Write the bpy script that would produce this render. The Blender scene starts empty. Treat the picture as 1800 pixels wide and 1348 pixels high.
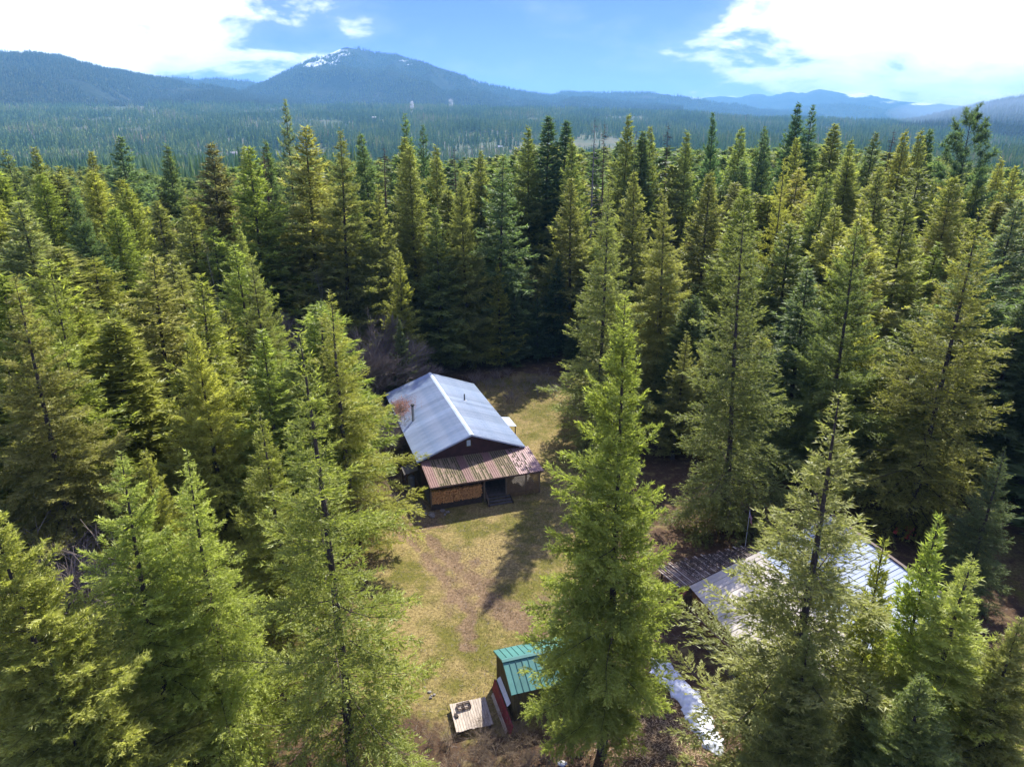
import bpy, bmesh, math, random
import numpy as np
from mathutils import Vector, Matrix

# ------------------------------------------------------------------ camera, sky, sun, exposure
scene = bpy.context.scene
COL = scene.collection
R = math.radians
CAM_H = 36.0
cam_data = bpy.data.cameras.new('camera')
cam_data.sensor_width = 36.0
cam_data.lens = 36.0 * 1248 / 1800
cam_data.clip_start = 0.5
cam_data.clip_end = 60000
cam = bpy.data.objects.new('camera', cam_data)
COL.objects.link(cam)
cam.location = (0, 0, CAM_H)
cam.rotation_euler = (R(90 - 20.2), 0, 0)
scene.camera = cam

SUN_AZ, SUN_EL = 22.0, 42.0          # azimuth clockwise from +Y (the view direction), elevation
world = bpy.data.worlds.new('World')
scene.world = world
world.use_nodes = True
wt = world.node_tree
wt.nodes.clear()


def nd(t, typ, **kw):
    n = t.nodes.new(typ)
    for k, v in kw.items():
        setattr(n, k, v)
    return n


def mth(t, op, a, b=None, c=None, clamp=False):
    n = t.nodes.new('ShaderNodeMath')
    n.operation = op
    n.use_clamp = clamp
    for i, v in enumerate((a, b, c)):
        if v is None:
            continue
        if isinstance(v, (int, float)):
            n.inputs[i].default_value = v
        else:
            t.links.new(v, n.inputs[i])
    return n.outputs[0]


def mixc(t, f, a, b, blend='MIX'):
    n = t.nodes.new('ShaderNodeMix')
    n.data_type = 'RGBA'
    n.blend_type = blend
    for sock, v in ((n.inputs[0], f), (n.inputs[6], a), (n.inputs[7], b)):
        if isinstance(v, (int, float)):
            sock.default_value = v
        elif isinstance(v, tuple):
            sock.default_value = (v[0], v[1], v[2], 1)
        else:
            t.links.new(v, sock)
    return n.outputs[2]


def sstep(t, x, lo, hi):
    n = t.nodes.new('ShaderNodeMapRange')
    n.interpolation_type = 'SMOOTHSTEP'
    n.inputs[1].default_value = lo
    n.inputs[2].default_value = hi
    t.links.new(x, n.inputs[0])
    return n.outputs[0]


out = nd(wt, 'ShaderNodeOutputWorld')
bg = nd(wt, 'ShaderNodeBackground')
bg.inputs[1].default_value = 0.15
wt.links.new(bg.outputs[0], out.inputs[0])
sky = nd(wt, 'ShaderNodeTexSky')
sky.sky_type = 'NISHITA'
sky.sun_disc = False
sky.sun_elevation = R(SUN_EL)
sky.sun_rotation = R(SUN_AZ)
sky.altitude = 1500
sky.air_density = 1.0
sky.dust_density = 0.0
sky.ozone_density = 4.0
tc = nd(wt, 'ShaderNodeTexCoord')
sep = nd(wt, 'ShaderNodeSeparateXYZ')
wt.links.new(tc.outputs['Generated'], sep.inputs[0])
# clouds: one field of noise over the whole sky, thicker banks to the south-east and south-west
hz = mth(wt, 'MAXIMUM', sep.outputs[2], 0.0)
den = mth(wt, 'ADD', hz, 0.32)
cmb = nd(wt, 'ShaderNodeCombineXYZ')
wt.links.new(mth(wt, 'DIVIDE', sep.outputs[0], den), cmb.inputs[0])
wt.links.new(mth(wt, 'DIVIDE', sep.outputs[1], den), cmb.inputs[1])
n1 = nd(wt, 'ShaderNodeTexNoise')
n1.inputs['Scale'].default_value = 3.6
n1.inputs['Detail'].default_value = 10
n1.inputs['Roughness'].default_value = 0.58
n1.inputs['Distortion'].default_value = 0.25
wt.links.new(cmb.outputs[0], n1.inputs['Vector'])
az = mth(wt, 'ARCTAN2', sep.outputs[0], sep.outputs[1])      # radians, 0 = view direction
el = mth(wt, 'ARCSINE', sep.outputs[2])


def bank(a0, e0, sa, se, rot=0.0):
    """soft elliptical cloud bank in azimuth / elevation degrees"""
    da = mth(wt, 'SUBTRACT', az, R(a0))
    de = mth(wt, 'SUBTRACT', el, R(e0))
    c, s = math.cos(R(rot)), math.sin(R(rot))
    u = mth(wt, 'ADD', mth(wt, 'MULTIPLY', da, c), mth(wt, 'MULTIPLY', de, s))
    v = mth(wt, 'SUBTRACT', mth(wt, 'MULTIPLY', de, c), mth(wt, 'MULTIPLY', da, s))
    u = mth(wt, 'DIVIDE', u, R(sa))
    v = mth(wt, 'DIVIDE', v, R(se))
    r2 = mth(wt, 'ADD', mth(wt, 'MULTIPLY', u, u), mth(wt, 'MULTIPLY', v, v))
    return mth(wt, 'EXPONENT', mth(wt, 'MULTIPLY', r2, -1.0))


BANKS = [bank(-35, 9.0, 15.5, 6.0, -12), bank(29.5, 8.5, 13, 8.0, 0), bank(58, 9, 14, 9), bank(-60, 12, 20, 12)]
tot = BANKS[0]
for b_ in BANKS[1:]:
    tot = mth(wt, 'ADD', tot, b_)
gap = bank(0, 7, 15, 11)
fld = mth(wt, 'ADD', mth(wt, 'MULTIPLY', tot, 0.75), mth(wt, 'MULTIPLY', mth(wt, 'SUBTRACT', n1.outputs['Fac'], 0.5), 1.9))
fld = mth(wt, 'SUBTRACT', mth(wt, 'ADD', fld, 0.14), mth(wt, 'MULTIPLY', gap, 0.42))
cl = sstep(wt, fld, 0.08, 0.38)
wisp = mth(wt, 'MULTIPLY', sstep(wt, fld, -0.25, 0.35), 0.14)
cl = mth(wt, 'MAXIMUM', cl, wisp)
skyb = mixc(wt, 1.0, sky.outputs[0], (0.115, 0.130, 0.62), 'MULTIPLY')
shade = sstep(wt, n1.outputs['Fac'], 0.35, 0.7)
ccol = mixc(wt, sstep(wt, fld, 0.25, 1.0), (3.0, 3.1, 3.5), (4.9, 4.9, 5.0))
wt.links.new(mixc(wt, cl, skyb, ccol), bg.inputs[0])

sun_d = bpy.data.lights.new('sun', 'SUN')
sun_d.energy = 3.5
sun_d.angle = R(0.53)
sun_d.color = (1.0, 0.96, 0.89)
sun = bpy.data.objects.new('sun', sun_d)
COL.objects.link(sun)
sd = Vector((math.sin(R(SUN_AZ)) * math.cos(R(SUN_EL)), math.cos(R(SUN_AZ)) * math.cos(R(SUN_EL)), math.sin(R(SUN_EL))))
sun.rotation_euler = sd.to_track_quat('Z', 'Y').to_euler()
sun.location = (0, 0, 200)

scene.view_settings.view_transform = 'Standard'
scene.view_settings.look = 'None'
scene.view_settings.exposure = 1.8
scene.view_settings.gamma = 1.0
scene.view_settings.use_curve_mapping = False
scene.render.engine = 'CYCLES'
scene.cycles.max_bounces = 12
scene.cycles.diffuse_bounces = 6
scene.cycles.glossy_bounces = 2
scene.cycles.transmission_bounces = 6
scene.cycles.volume_bounces = 0
scene.cycles.transparent_max_bounces = 8
scene.cycles.use_denoising = True

rng = np.random.default_rng(11)
random.seed(5)


# ------------------------------------------------------------------ numpy noise
def _hash(ix, iy, s):
    v = np.sin(ix * 127.1 + iy * 311.7 + s * 74.7) * 43758.5453
    return v - np.floor(v)


def vnoise(x, y, s=0.0):
    ix, iy = np.floor(x), np.floor(y)
    fx, fy = x - ix, y - iy
    fx, fy = fx * fx * (3 - 2 * fx), fy * fy * (3 - 2 * fy)
    a, b = _hash(ix, iy, s), _hash(ix + 1, iy, s)
    c, d = _hash(ix, iy + 1, s), _hash(ix + 1, iy + 1, s)
    return (a + (b - a) * fx) * (1 - fy) + (c + (d - c) * fx) * fy


def fbm(x, y, o=4, s=0.0, g=0.5):
    v, a, t = 0, 1.0, 0
    for i in range(o):
        v = v + a * vnoise(x, y, s + i * 3.3)
        t += a
        a *= g
        x, y = x * 2.03 + 11.3, y * 2.03 + 5.7
    return v / t


# ------------------------------------------------------------------ materials
def new_mat(name):
    m = bpy.data.materials.new(name)
    m.use_nodes = True
    m.node_tree.nodes.clear()
    return m, m.node_tree, m.node_tree.nodes.new('ShaderNodeOutputMaterial')


def plain(name, c, rough=0.8, metal=0.0, var=0.25, scale=3.0, c2=None, stretch=(1, 1, 1), bump=0.0, patch=None, spec=0.3, coord='Object'):
    """principled surface: base colour broken by noise towards c2, optional patches (colour, scale, lo, hi)"""
    m, t, o = new_mat(name)
    p = nd(t, 'ShaderNodeBsdfPrincipled')
    t.links.new(p.outputs[0], o.inputs[0])
    p.inputs['Roughness'].default_value = rough
    p.inputs['Metallic'].default_value = metal
    p.inputs['Specular IOR Level'].default_value = spec
    co = nd(t, 'ShaderNodeTexCoord')
    mp = nd(t, 'ShaderNodeMapping')
    mp.inputs['Scale'].default_value = stretch
    t.links.new(co.outputs[coord], mp.inputs[0])
    n = nd(t, 'ShaderNodeTexNoise')
    n.inputs['Scale'].default_value = scale
    n.inputs['Detail'].default_value = 6
    n.inputs['Roughness'].default_value = 0.65
    t.links.new(mp.outputs[0], n.inputs['Vector'])
    if c2 is None:
        c2 = tuple(v * (1 - var) for v in c)
        c = tuple(v * (1 + var * 0.6) for v in c)
    oi = nd(t, 'ShaderNodeObjectInfo')
    col = mixc(t, sstep(t, n.outputs['Fac'], 0.3, 0.7), c, c2)
    if patch:
        n2 = nd(t, 'ShaderNodeTexNoise')
        n2.inputs['Scale'].default_value = patch[1]
        n2.inputs['Detail'].default_value = 8
        n2.inputs['Roughness'].default_value = 0.7
        t.links.new(co.outputs[coord], n2.inputs['Vector'])
        col = mixc(t, sstep(t, n2.outputs['Fac'], patch[2], patch[3]), col, patch[0])
    rv = mth(t, 'ADD', mth(t, 'MULTIPLY', oi.outputs['Random'], 0.3), 0.85)
    hv = nd(t, 'ShaderNodeHueSaturation')
    t.links.new(rv, hv.inputs['Value'])
    t.links.new(col, hv.inputs['Color'])
    t.links.new(hv.outputs[0], p.inputs['Base Color'])
    if bump:
        b = nd(t, 'ShaderNodeBump')
        b.inputs['Strength'].default_value = bump
        b.inputs['Distance'].default_value = 0.03
        t.links.new(n.outputs['Fac'], b.inputs['Height'])
        t.links.new(b.outputs[0], p.inputs['Normal'])
    return m


def needle_mat(name, use_obj_color=True, trans=0.46, bright=1.0):
    m, t, o = new_mat(name)
    oi = nd(t, 'ShaderNodeObjectInfo')
    at = nd(t, 'ShaderNodeAttribute', attribute_name='tint')
    if use_obj_color:
        base = oi.outputs['Color']
    else:
        rp = nd(t, 'ShaderNodeValToRGB')
        cr = rp.color_ramp
        cr.elements[0].color = (0.062, 0.088, 0.036, 1)
        cr.elements[1].color = (0.135, 0.135, 0.040, 1)
        e = cr.elements.new(0.35); e.color = (0.078, 0.102, 0.036, 1)
        e = cr.elements.new(0.7); e.color = (0.110, 0.124, 0.038, 1)
        t.links.new(oi.outputs['Random'], rp.inputs[0])
        base = rp.outputs[0]
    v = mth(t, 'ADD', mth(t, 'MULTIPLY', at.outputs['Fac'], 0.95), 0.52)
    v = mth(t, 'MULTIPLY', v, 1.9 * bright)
    hv = nd(t, 'ShaderNodeHueSaturation')
    t.links.new(base, hv.inputs['Color'])
    t.links.new(v, hv.inputs['Value'])
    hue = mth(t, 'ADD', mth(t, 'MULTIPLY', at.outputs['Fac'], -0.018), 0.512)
    t.links.new(hue, hv.inputs['Hue'])
    col = hv.outputs[0]
    d = nd(t, 'ShaderNodeBsdfDiffuse')
    tr = nd(t, 'ShaderNodeBsdfTranslucent')
    g = nd(t, 'ShaderNodeBsdfGlossy')
    g.inputs['Roughness'].default_value = 0.45
    g.inputs['Color'].default_value = (0.9, 0.95, 0.9, 1)
    t.links.new(col, d.inputs[0])
    tcx = mixc(t, 1.0, col, (1.5, 1.62, 0.95), 'MULTIPLY')
    t.links.new(tcx, tr.inputs[0])
    mx = nd(t, 'ShaderNodeMixShader')
    mx.inputs[0].default_value = trans
    t.links.new(d.outputs[0], mx.inputs[1])
    t.links.new(tr.outputs[0], mx.inputs[2])
    m2 = nd(t, 'ShaderNodeMixShader')
    m2.inputs[0].default_value = 0.015
    t.links.new(mx.outputs[0], m2.inputs[1])
    t.links.new(g.outputs[0], m2.inputs[2])
    t.links.new(m2.outputs[0], o.inputs[0])
    return m


M = {}
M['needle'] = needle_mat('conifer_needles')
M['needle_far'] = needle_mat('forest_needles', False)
M['needle_mountain'] = needle_mat('mountain_woods', False, 0.2, 0.55)
M['needle_valley'] = needle_mat('valley_woods', False, 0.3, 0.8)
_t = M['needle_valley'].node_tree
_oi = [n_ for n_ in _t.nodes if n_.type == 'OBJECT_INFO'][0]
_rp = [n_ for n_ in _t.nodes if n_.type == 'VALTORGB'][0]
_nz = nd(_t, 'ShaderNodeTexNoise')
_nz.inputs['Scale'].default_value = 0.0045
_nz.inputs['Detail'].default_value = 5
_t.links.new(_oi.outputs['Location'], _nz.inputs['Vector'])
_t.links.new(mth(_t, 'ADD', mth(_t, 'MULTIPLY', _oi.outputs['Random'], 0.45), mth(_t, 'MULTIPLY', sstep(_t, _nz.outputs['Fac'], 0.33, 0.67), 0.55)), _rp.inputs[0])
_cr = [n_ for n_ in M['needle_valley'].node_tree.nodes if n_.type == 'VALTORGB'][0].color_ramp
_cr.elements[0].color = (0.050, 0.085, 0.038, 1); _cr.elements[3].color = (0.23, 0.18, 0.13, 1)
_cr.elements[1].color = (0.075, 0.130, 0.045, 1); _cr.elements[2].color = (0.16, 0.19, 0.055, 1); _cr.elements[2].position = 0.78
M['bark'] = plain('bark', (0.085, 0.066, 0.052), 0.95, c2=(0.03, 0.024, 0.02), scale=5, stretch=(3, 3, 0.6), bump=0.8)
M['deadwood'] = plain('dead_wood', (0.26, 0.24, 0.22), 0.9, c2=(0.11, 0.10, 0.09), scale=4)
M['twig'] = plain('bare_twigs', (0.26, 0.215, 0.17), 0.9, c2=(0.16, 0.125, 0.10), scale=0.6)
M['redtwig'] = plain('rusty_twigs', (0.13, 0.07, 0.045), 0.9, c2=(0.07, 0.04, 0.03), scale=0.6)
M['strawtwig'] = plain('straw_twigs', (0.30, 0.23, 0.14), 0.9, c2=(0.14, 0.10, 0.065), scale=0.9)
M['roofblue'] = plain('galvanised_roof', (0.43, 0.485, 0.55), 0.6, metal=0.1, c2=(0.32, 0.40, 0.49), scale=0.7, patch=((0.30, 0.33, 0.36), 1.3, 0.60, 0.75), spec=0.5)
M['roofwhite'] = plain('pale_roof', (0.34, 0.39, 0.46), 0.7, metal=0.0, c2=(0.29, 0.345, 0.42), scale=0.5, spec=0.5)
M['rooftan'] = plain('tan_roof', (0.52, 0.47, 0.39), 0.75, c2=(0.45, 0.40, 0.325), scale=0.8, patch=((0.30, 0.26, 0.2), 1.5, 0.62, 0.8))
M['green'] = plain('green_roof', (0.055, 0.185, 0.155), 0.5, c2=(0.04, 0.145, 0.125), scale=0.9, patch=((0.12, 0.2, 0.15), 2.0, 0.62, 0.8), spec=0.5)
M['greendark'] = plain('green_rib', (0.05, 0.17, 0.14), 0.45, spec=0.5)
M['pink'] = plain('faded_red_roof', (0.215, 0.118, 0.094), 0.7, c2=(0.16, 0.085, 0.066), scale=1.5, patch=((0.36, 0.22, 0.18), 5, 0.55, 0.75))
M['mossroof'] = plain('mossy_red_roof', (0.27, 0.185, 0.13), 0.8, c2=(0.18, 0.135, 0.075), scale=4, patch=((0.12, 0.11, 0.045), 3.2, 0.50, 0.66))
M['worn'] = plain('glare_red_roof', (0.36, 0.23, 0.20), 0.55, c2=(0.2, 0.1, 0.085), scale=5, patch=((0.10, 0.085, 0.05), 4, 0.55, 0.66))  # whitish sun glare put into the red, broken by dark moss patches
M['siding'] = plain('dark_red_siding', (0.075, 0.033, 0.026), 0.8, c2=(0.045, 0.022, 0.018), scale=2)
M['log'] = plain('dark_brown_wall', (0.055, 0.038, 0.028), 0.85, c2=(0.03, 0.022, 0.017), scale=3)
M['trim'] = plain('brown_trim', (0.11, 0.07, 0.055), 0.7)
M['wood'] = plain('weathered_wood', (0.17, 0.13, 0.085), 0.85, c2=(0.10, 0.075, 0.05), scale=3, stretch=(1, 6, 1))
M['deckgrey'] = plain('grey_deck_wood', (0.12, 0.105, 0.09), 0.85, c2=(0.07, 0.06, 0.05), scale=2)
M['lattice'] = plain('lattice_wood', (0.30, 0.20, 0.09), 0.8, c2=(0.2, 0.13, 0.06), scale=3)
M['splitwood'] = plain('split_firewood', (0.85, 0.47, 0.17), 0.85, c2=(0.30, 0.13, 0.045), scale=7, coord='Object', stretch=(1.3, 0.2, 1.3))
M['barnwood'] = plain('barn_boards', (0.20, 0.095, 0.042), 0.85, c2=(0.09, 0.045, 0.025), scale=2.5, stretch=(4, 4, 0.5))
M['palewood'] = plain('pale_planks', (0.46, 0.39, 0.31), 0.85, c2=(0.32, 0.26, 0.2), scale=2.5, stretch=(4, 1, 1), patch=((0.2, 0.16, 0.12), 3, 0.62, 0.78))
M['redpaint'] = plain('peeling_red_paint', (0.22, 0.035, 0.035), 0.7, c2=(0.13, 0.025, 0.025), scale=3, patch=((0.35, 0.27, 0.24), 5, 0.60, 0.7))
M['white'] = plain('white_paint', (0.62, 0.62, 0.60), 0.6, var=0.15)
M['black'] = plain('black_metal', (0.025, 0.025, 0.028), 0.5)
M['grey'] = plain('grey_metal', (0.20, 0.21, 0.22), 0.5, metal=0.3)
M['red'] = plain('red_machine_paint', (0.55, 0.03, 0.02), 0.4, spec=0.5)
M['rubber'] = plain('rubber', (0.02, 0.02, 0.02), 0.85)
M['mosswall'] = plain('mossy_wall_boards', (0.13, 0.105, 0.035), 0.9, c2=(0.06, 0.045, 0.02), scale=2, stretch=(3, 3, 0.6))
M['glass'] = plain('window_glass', (0.45, 0.58, 0.60), 0.15, var=0.1, spec=0.8)
M['dark'] = plain('dark_opening', (0.02, 0.018, 0.016), 0.8)
M['rock'] = plain('rock', (0.27, 0.24, 0.21), 0.9, c2=(0.15, 0.13, 0.11), scale=4)
M['litter'] = plain('orange_needle_litter', (0.33, 0.135, 0.06), 0.95, c2=(0.2, 0.08, 0.04), scale=6)
M['chips'] = plain('wood_chips', (0.42, 0.30, 0.18), 0.9, c2=(0.22, 0.15, 0.09), scale=0.7)
M['flagred'] = plain('flag_red', (0.5, 0.03, 0.04), 0.7)
M['flagwhite'] = plain('flag_white', (0.75, 0.75, 0.75), 0.7, var=0.05)
M['flagblue'] = plain('flag_blue', (0.03, 0.05, 0.2), 0.7)


# ------------------------------------------------------------------ scene helpers
def tag(o, label=None, cat=None, group=None, kind=None):
    if label: o['label'] = label
    if cat: o['category'] = cat
    if group: o['group'] = group
    if kind: o['kind'] = kind
    return o


def empty(name, loc, rz=0.0):
    o = bpy.data.objects.new(name, None)
    o.empty_display_size = 0.5
    COL.objects.link(o)
    o.location = loc
    o.rotation_euler = (0, 0, rz)
    return o


def link(name, me, parent=None, loc=None):
    o = bpy.data.objects.new(name, me)
    COL.objects.link(o)
    if parent is not None: o.parent = parent
    if loc is not None: o.location = loc
    return o


def np_mesh(name, verts, tris, mats, mat_idx=None, tint=None, smooth=False):
    me = bpy.data.meshes.new(name)
    verts = np.asarray(verts, np.float32)
    tris = np.asarray(tris, np.int32)
    k = tris.shape[1]
    me.vertices.add(len(verts))
    me.vertices.foreach_set('co', verts.ravel())
    me.loops.add(tris.size)
    me.loops.foreach_set('vertex_index', tris.ravel())
    me.polygons.add(len(tris))
    me.polygons.foreach_set('loop_start', np.arange(len(tris), dtype=np.int32) * k)
    for m in mats: me.materials.append(m)
    if mat_idx is not None: me.polygons.foreach_set('material_index', np.asarray(mat_idx, np.int32))
    if tint is not None:
        a = me.attributes.new('tint', 'FLOAT', 'POINT')
        a.data.foreach_set('value', np.asarray(tint, np.float32))
    me.update(calc_edges=True)
    me.polygons.foreach_set('use_smooth', np.full(len(tris), smooth))
    return me


class MB:
    """collects shapes, links them as ONE mesh object"""
    def __init__(self):
        self.v, self.f = [], []

    def quadbox(self, c8):
        b = len(self.v)
        self.v += [tuple(c) for c in c8]
        for f in ((0, 3, 2, 1), (4, 5, 6, 7), (0, 1, 5, 4), (1, 2, 6, 5), (2, 3, 7, 6), (3, 0, 4, 7)):
            self.f.append(tuple(b + i for i in f))
        return self

    def box(self, x0, x1, y0, y1, z0, z1):
        return self.quadbox([(x0, y0, z0), (x1, y0, z0), (x1, y1, z0), (x0, y1, z0), (x0, y0, z1), (x1, y0, z1), (x1, y1, z1), (x0, y1, z1)])

    def bar(self, p, q, w, h, up=(0, 0, 1)):
        p, q = Vector(p), Vector(q)
        d = (q - p).normalized()
        s = d.cross(Vector(up))
        if s.length < 1e-4: s = d.cross(Vector((1, 0, 0)))
        s.normalize()
        u = s.cross(d).normalized()
        s, u = s * w / 2, u * h / 2
        return self.quadbox([p - s - u, p + s - u, q + s - u, q - s - u, p - s + u, p + s + u, q + s + u, q - s + u])

    def tube(self, p, q, r0, r1=None, n=8, cap=True):
        r1 = r0 if r1 is None else r1
        p, q = Vector(p), Vector(q)
        d = (q - p).normalized()
        s = d.orthogonal().normalized()
        u = d.cross(s)
        b = len(self.v)
        for c, r in ((p, r0), (q, r1)):
            for i in range(n):
                a = 2 * math.pi * i / n
                self.v.append(tuple(c + s * (r * math.cos(a)) + u * (r * math.sin(a))))
        for i in range(n):
            j = (i + 1) % n
            self.f.append((b + i, b + j, b + n + j, b + n + i))
        if cap:
            self.f.append(tuple(b + i for i in reversed(range(n))))
            self.f.append(tuple(b + n + i for i in range(n)))
        return self

    def sheet(self, rows, thick=0.02):
        """rows: list of rows of points (same length); closed thin solid, thickened downwards"""
        b = len(self.v)
        nr, nc = len(rows), len(rows[0])
        for r in rows: self.v += [tuple(p) for p in r]
        for r in rows: self.v += [(p[0], p[1], p[2] - thick) for p in r]
        o = nr * nc
        for i in range(nr - 1):
            for j in range(nc - 1):
                a = b + i * nc + j
                self.f.append((a, a + 1, a + nc + 1, a + nc))
                self.f.append((o + a, o + a + nc, o + a + nc + 1, o + a + 1))
        for j in range(nc - 1):
            a, c = b + j, b + (nr - 1) * nc + j
            self.f.append((a, o + a, o + a + 1, a + 1))
            self.f.append((c, c + 1, o + c + 1, o + c))
        for i in range(nr - 1):
            a, c = b + i * nc, b + i * nc + nc - 1
            self.f.append((a, a + nc, o + a + nc, o + a))
            self.f.append((c, o + c, o + c + nc, c + nc))
        return self

    def mesh(self, name, mat):
        me = bpy.data.meshes.new(name)
        me.from_pydata(self.v, [], self.f)
        me.materials.append(mat)
        me.update()
        return me

    def build(self, name, mat, parent=None, loc=None):
        return link(name, self.mesh(name, mat), parent, loc)


# ------------------------------------------------------------------ terrain
def px_az(px):
    return math.atan2((px - 900) / 1248.0, math.cos(R(20.2)) + (674 - 205) / 1248.0 * math.sin(R(20.2)))


def px_el(px, py):
    a, b = (px - 900) / 1248.0, (674 - py) / 1248.0
    y = math.cos(R(20.2)) + b * math.sin(R(20.2))
    z = -math.sin(R(20.2)) + b * math.cos(R(20.2))
    return math.atan2(z, math.hypot(a, y))


EDGE = [(-300, 176), (0, 178), (350, 182), (700, 184), (1000, 188), (1200, 196), (1350, 205), (1600, 214), (1800, 228), (2100, 235)]
EA = np.array([px_az(p[0]) for p in EDGE])
EZ = np.array([px_el(*p) for p in EDGE])
TD = np.array([0, 300, 380, 560, 760, 900, 1400, 2200, 3200, 4300, 5200, 7000, 30000.])
TZ = np.array([0, 0, -5, -34, -46, -44, -30, -5, 34, 100, 60, 20, 0.])


def terrain(x, y):
    x, y = np.asarray(x, float), np.asarray(y, float)
    d = np.hypot(x, y)
    a = np.arctan2(x, y)
    z = np.interp(d, TD, TZ)
    ez = 36 + 4300 * np.tan(np.interp(a, EA, EZ)) - 18
    w = np.clip((d - 1200) / 3100, 0, 1) ** 1.5 * np.clip((6500 - d) / 2200, 0, 1)
    z = z + (ez - 100) * w
    k = np.clip((d - 450) / 900, 0, 1)
    z = z + k * (fbm(x / 620, y / 620, 3, 2.0) - 0.5) * 46 * np.clip(1.25 - d / 6000, 0, 1)
    near = np.clip((d - 12) / 30, 0, 1)
    z = z + (fbm(x / 5.0, y / 5.0, 3, 7.0) - 0.5) * 0.22 * near * np.clip(1 - d / 400, 0, 1)
    return z


def grid_mesh(name, X, Y, Z, mat, attrs=None):
    nr, nc = X.shape
    v = np.stack([X.ravel(), Y.ravel(), Z.ravel()], 1)
    i, j = np.meshgrid(np.arange(nr - 1), np.arange(nc - 1), indexing='ij')
    a = (i * nc + j).ravel()
    f = np.stack([a, a + 1, a + nc + 1, a + nc], 1)
    me = np_mesh(name, v, f, [mat], smooth=True)
    for k, val in (attrs or {}).items():
        at = me.attributes.new(k, 'FLOAT', 'POINT')
        at.data.foreach_set('value', val.ravel().astype(np.float32))
    return me


def seg_dist(x, y, pts):
    d = np.full(x.shape, 1e9)
    for (x0, y0), (x1, y1) in zip(pts[:-1], pts[1:]):
        dx, dy = x1 - x0, y1 - y0
        t = np.clip(((x - x0) * dx + (y - y0) * dy) / (dx * dx + dy * dy), 0, 1)
        d = np.minimum(d, np.hypot(x - x0 - t * dx, y - y0 - t * dy))
    return d


azs = np.concatenate([np.linspace(-180, -54, 24)[:-1], np.linspace(-54, 54, 420), np.linspace(54, 180, 24)[1:]])
rs = [1.0, 6.0, 12.0, 18.0, 24.0]
while rs[-1] < 112: rs.append(rs[-1] + 0.42)
while rs[-1] < 16800: rs.append(rs[-1] * 1.022 + 0.2)
AA, RR = np.meshgrid(np.radians(azs), np.array(rs))
GX, GY = RR * np.sin(AA), RR * np.cos(AA)
GZ = terrain(GX, GY)
# grass: the open yard;  dirt: wheel tracks and trodden ground
yard = [(-2.5, 43), (-2, 52), (-1, 66), (3, 78), (4, 92)]
dy_ = seg_dist(GX, GY, yard) + (fbm(GX / 6, GY / 6, 3, 4.0) - 0.5) * 7
grass = np.clip((11.5 - dy_) / 4.0, 0, 1)
grass = np.maximum(grass, 0.55 * np.clip((fbm(GX / 9, GY / 9, 3, 9.0) - 0.5) * 6, 0, 1) * (GY < 130))
tr1 = seg_dist(GX, GY, [(-10.5, 58), (-7.6, 53.5), (-5.0, 49.5), (-3.2, 45.5), (-3.5, 42)])
tr2 = seg_dist(GX, GY, [(-8.5, 57.5), (-5.4, 53.0), (-2.2, 48.0), (0.5, 44.5), (4.5, 41.0)])
tr3 = seg_dist(GX, GY, [(-2, 47), (2.5, 46), (7, 49), (11, 54)])
nn = fbm(GX / 1.2, GY / 1.2, 3, 3.0) - 0.5
dirt = np.clip(1.15 - (np.minimum(tr1, tr2) + nn * 1.6) / 1.0, 0, 1)
dirt = np.maximum(dirt, 0.7 * np.clip(1.2 - (tr3 + nn * 3) / 2.2, 0, 1))
wornc = np.hypot((GX + 3.6) / 3.2, (GY - 50) / 5.5) + nn * 0.9
dirt = np.maximum(dirt, 0.75 * np.clip(1.25 - wornc, 0, 1))
edge_h = np.hypot(GX + 9.5, GY - 60.5) + nn * 3
dirt = np.maximum(dirt, np.clip((4.2 - edge_h) / 2, 0, 1) * 0.8)
GZ = GZ - 0.09 * np.exp(-(tr1 / 0.3) ** 2) - 0.09 * np.exp(-(tr2 / 0.3) ** 2)


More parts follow.
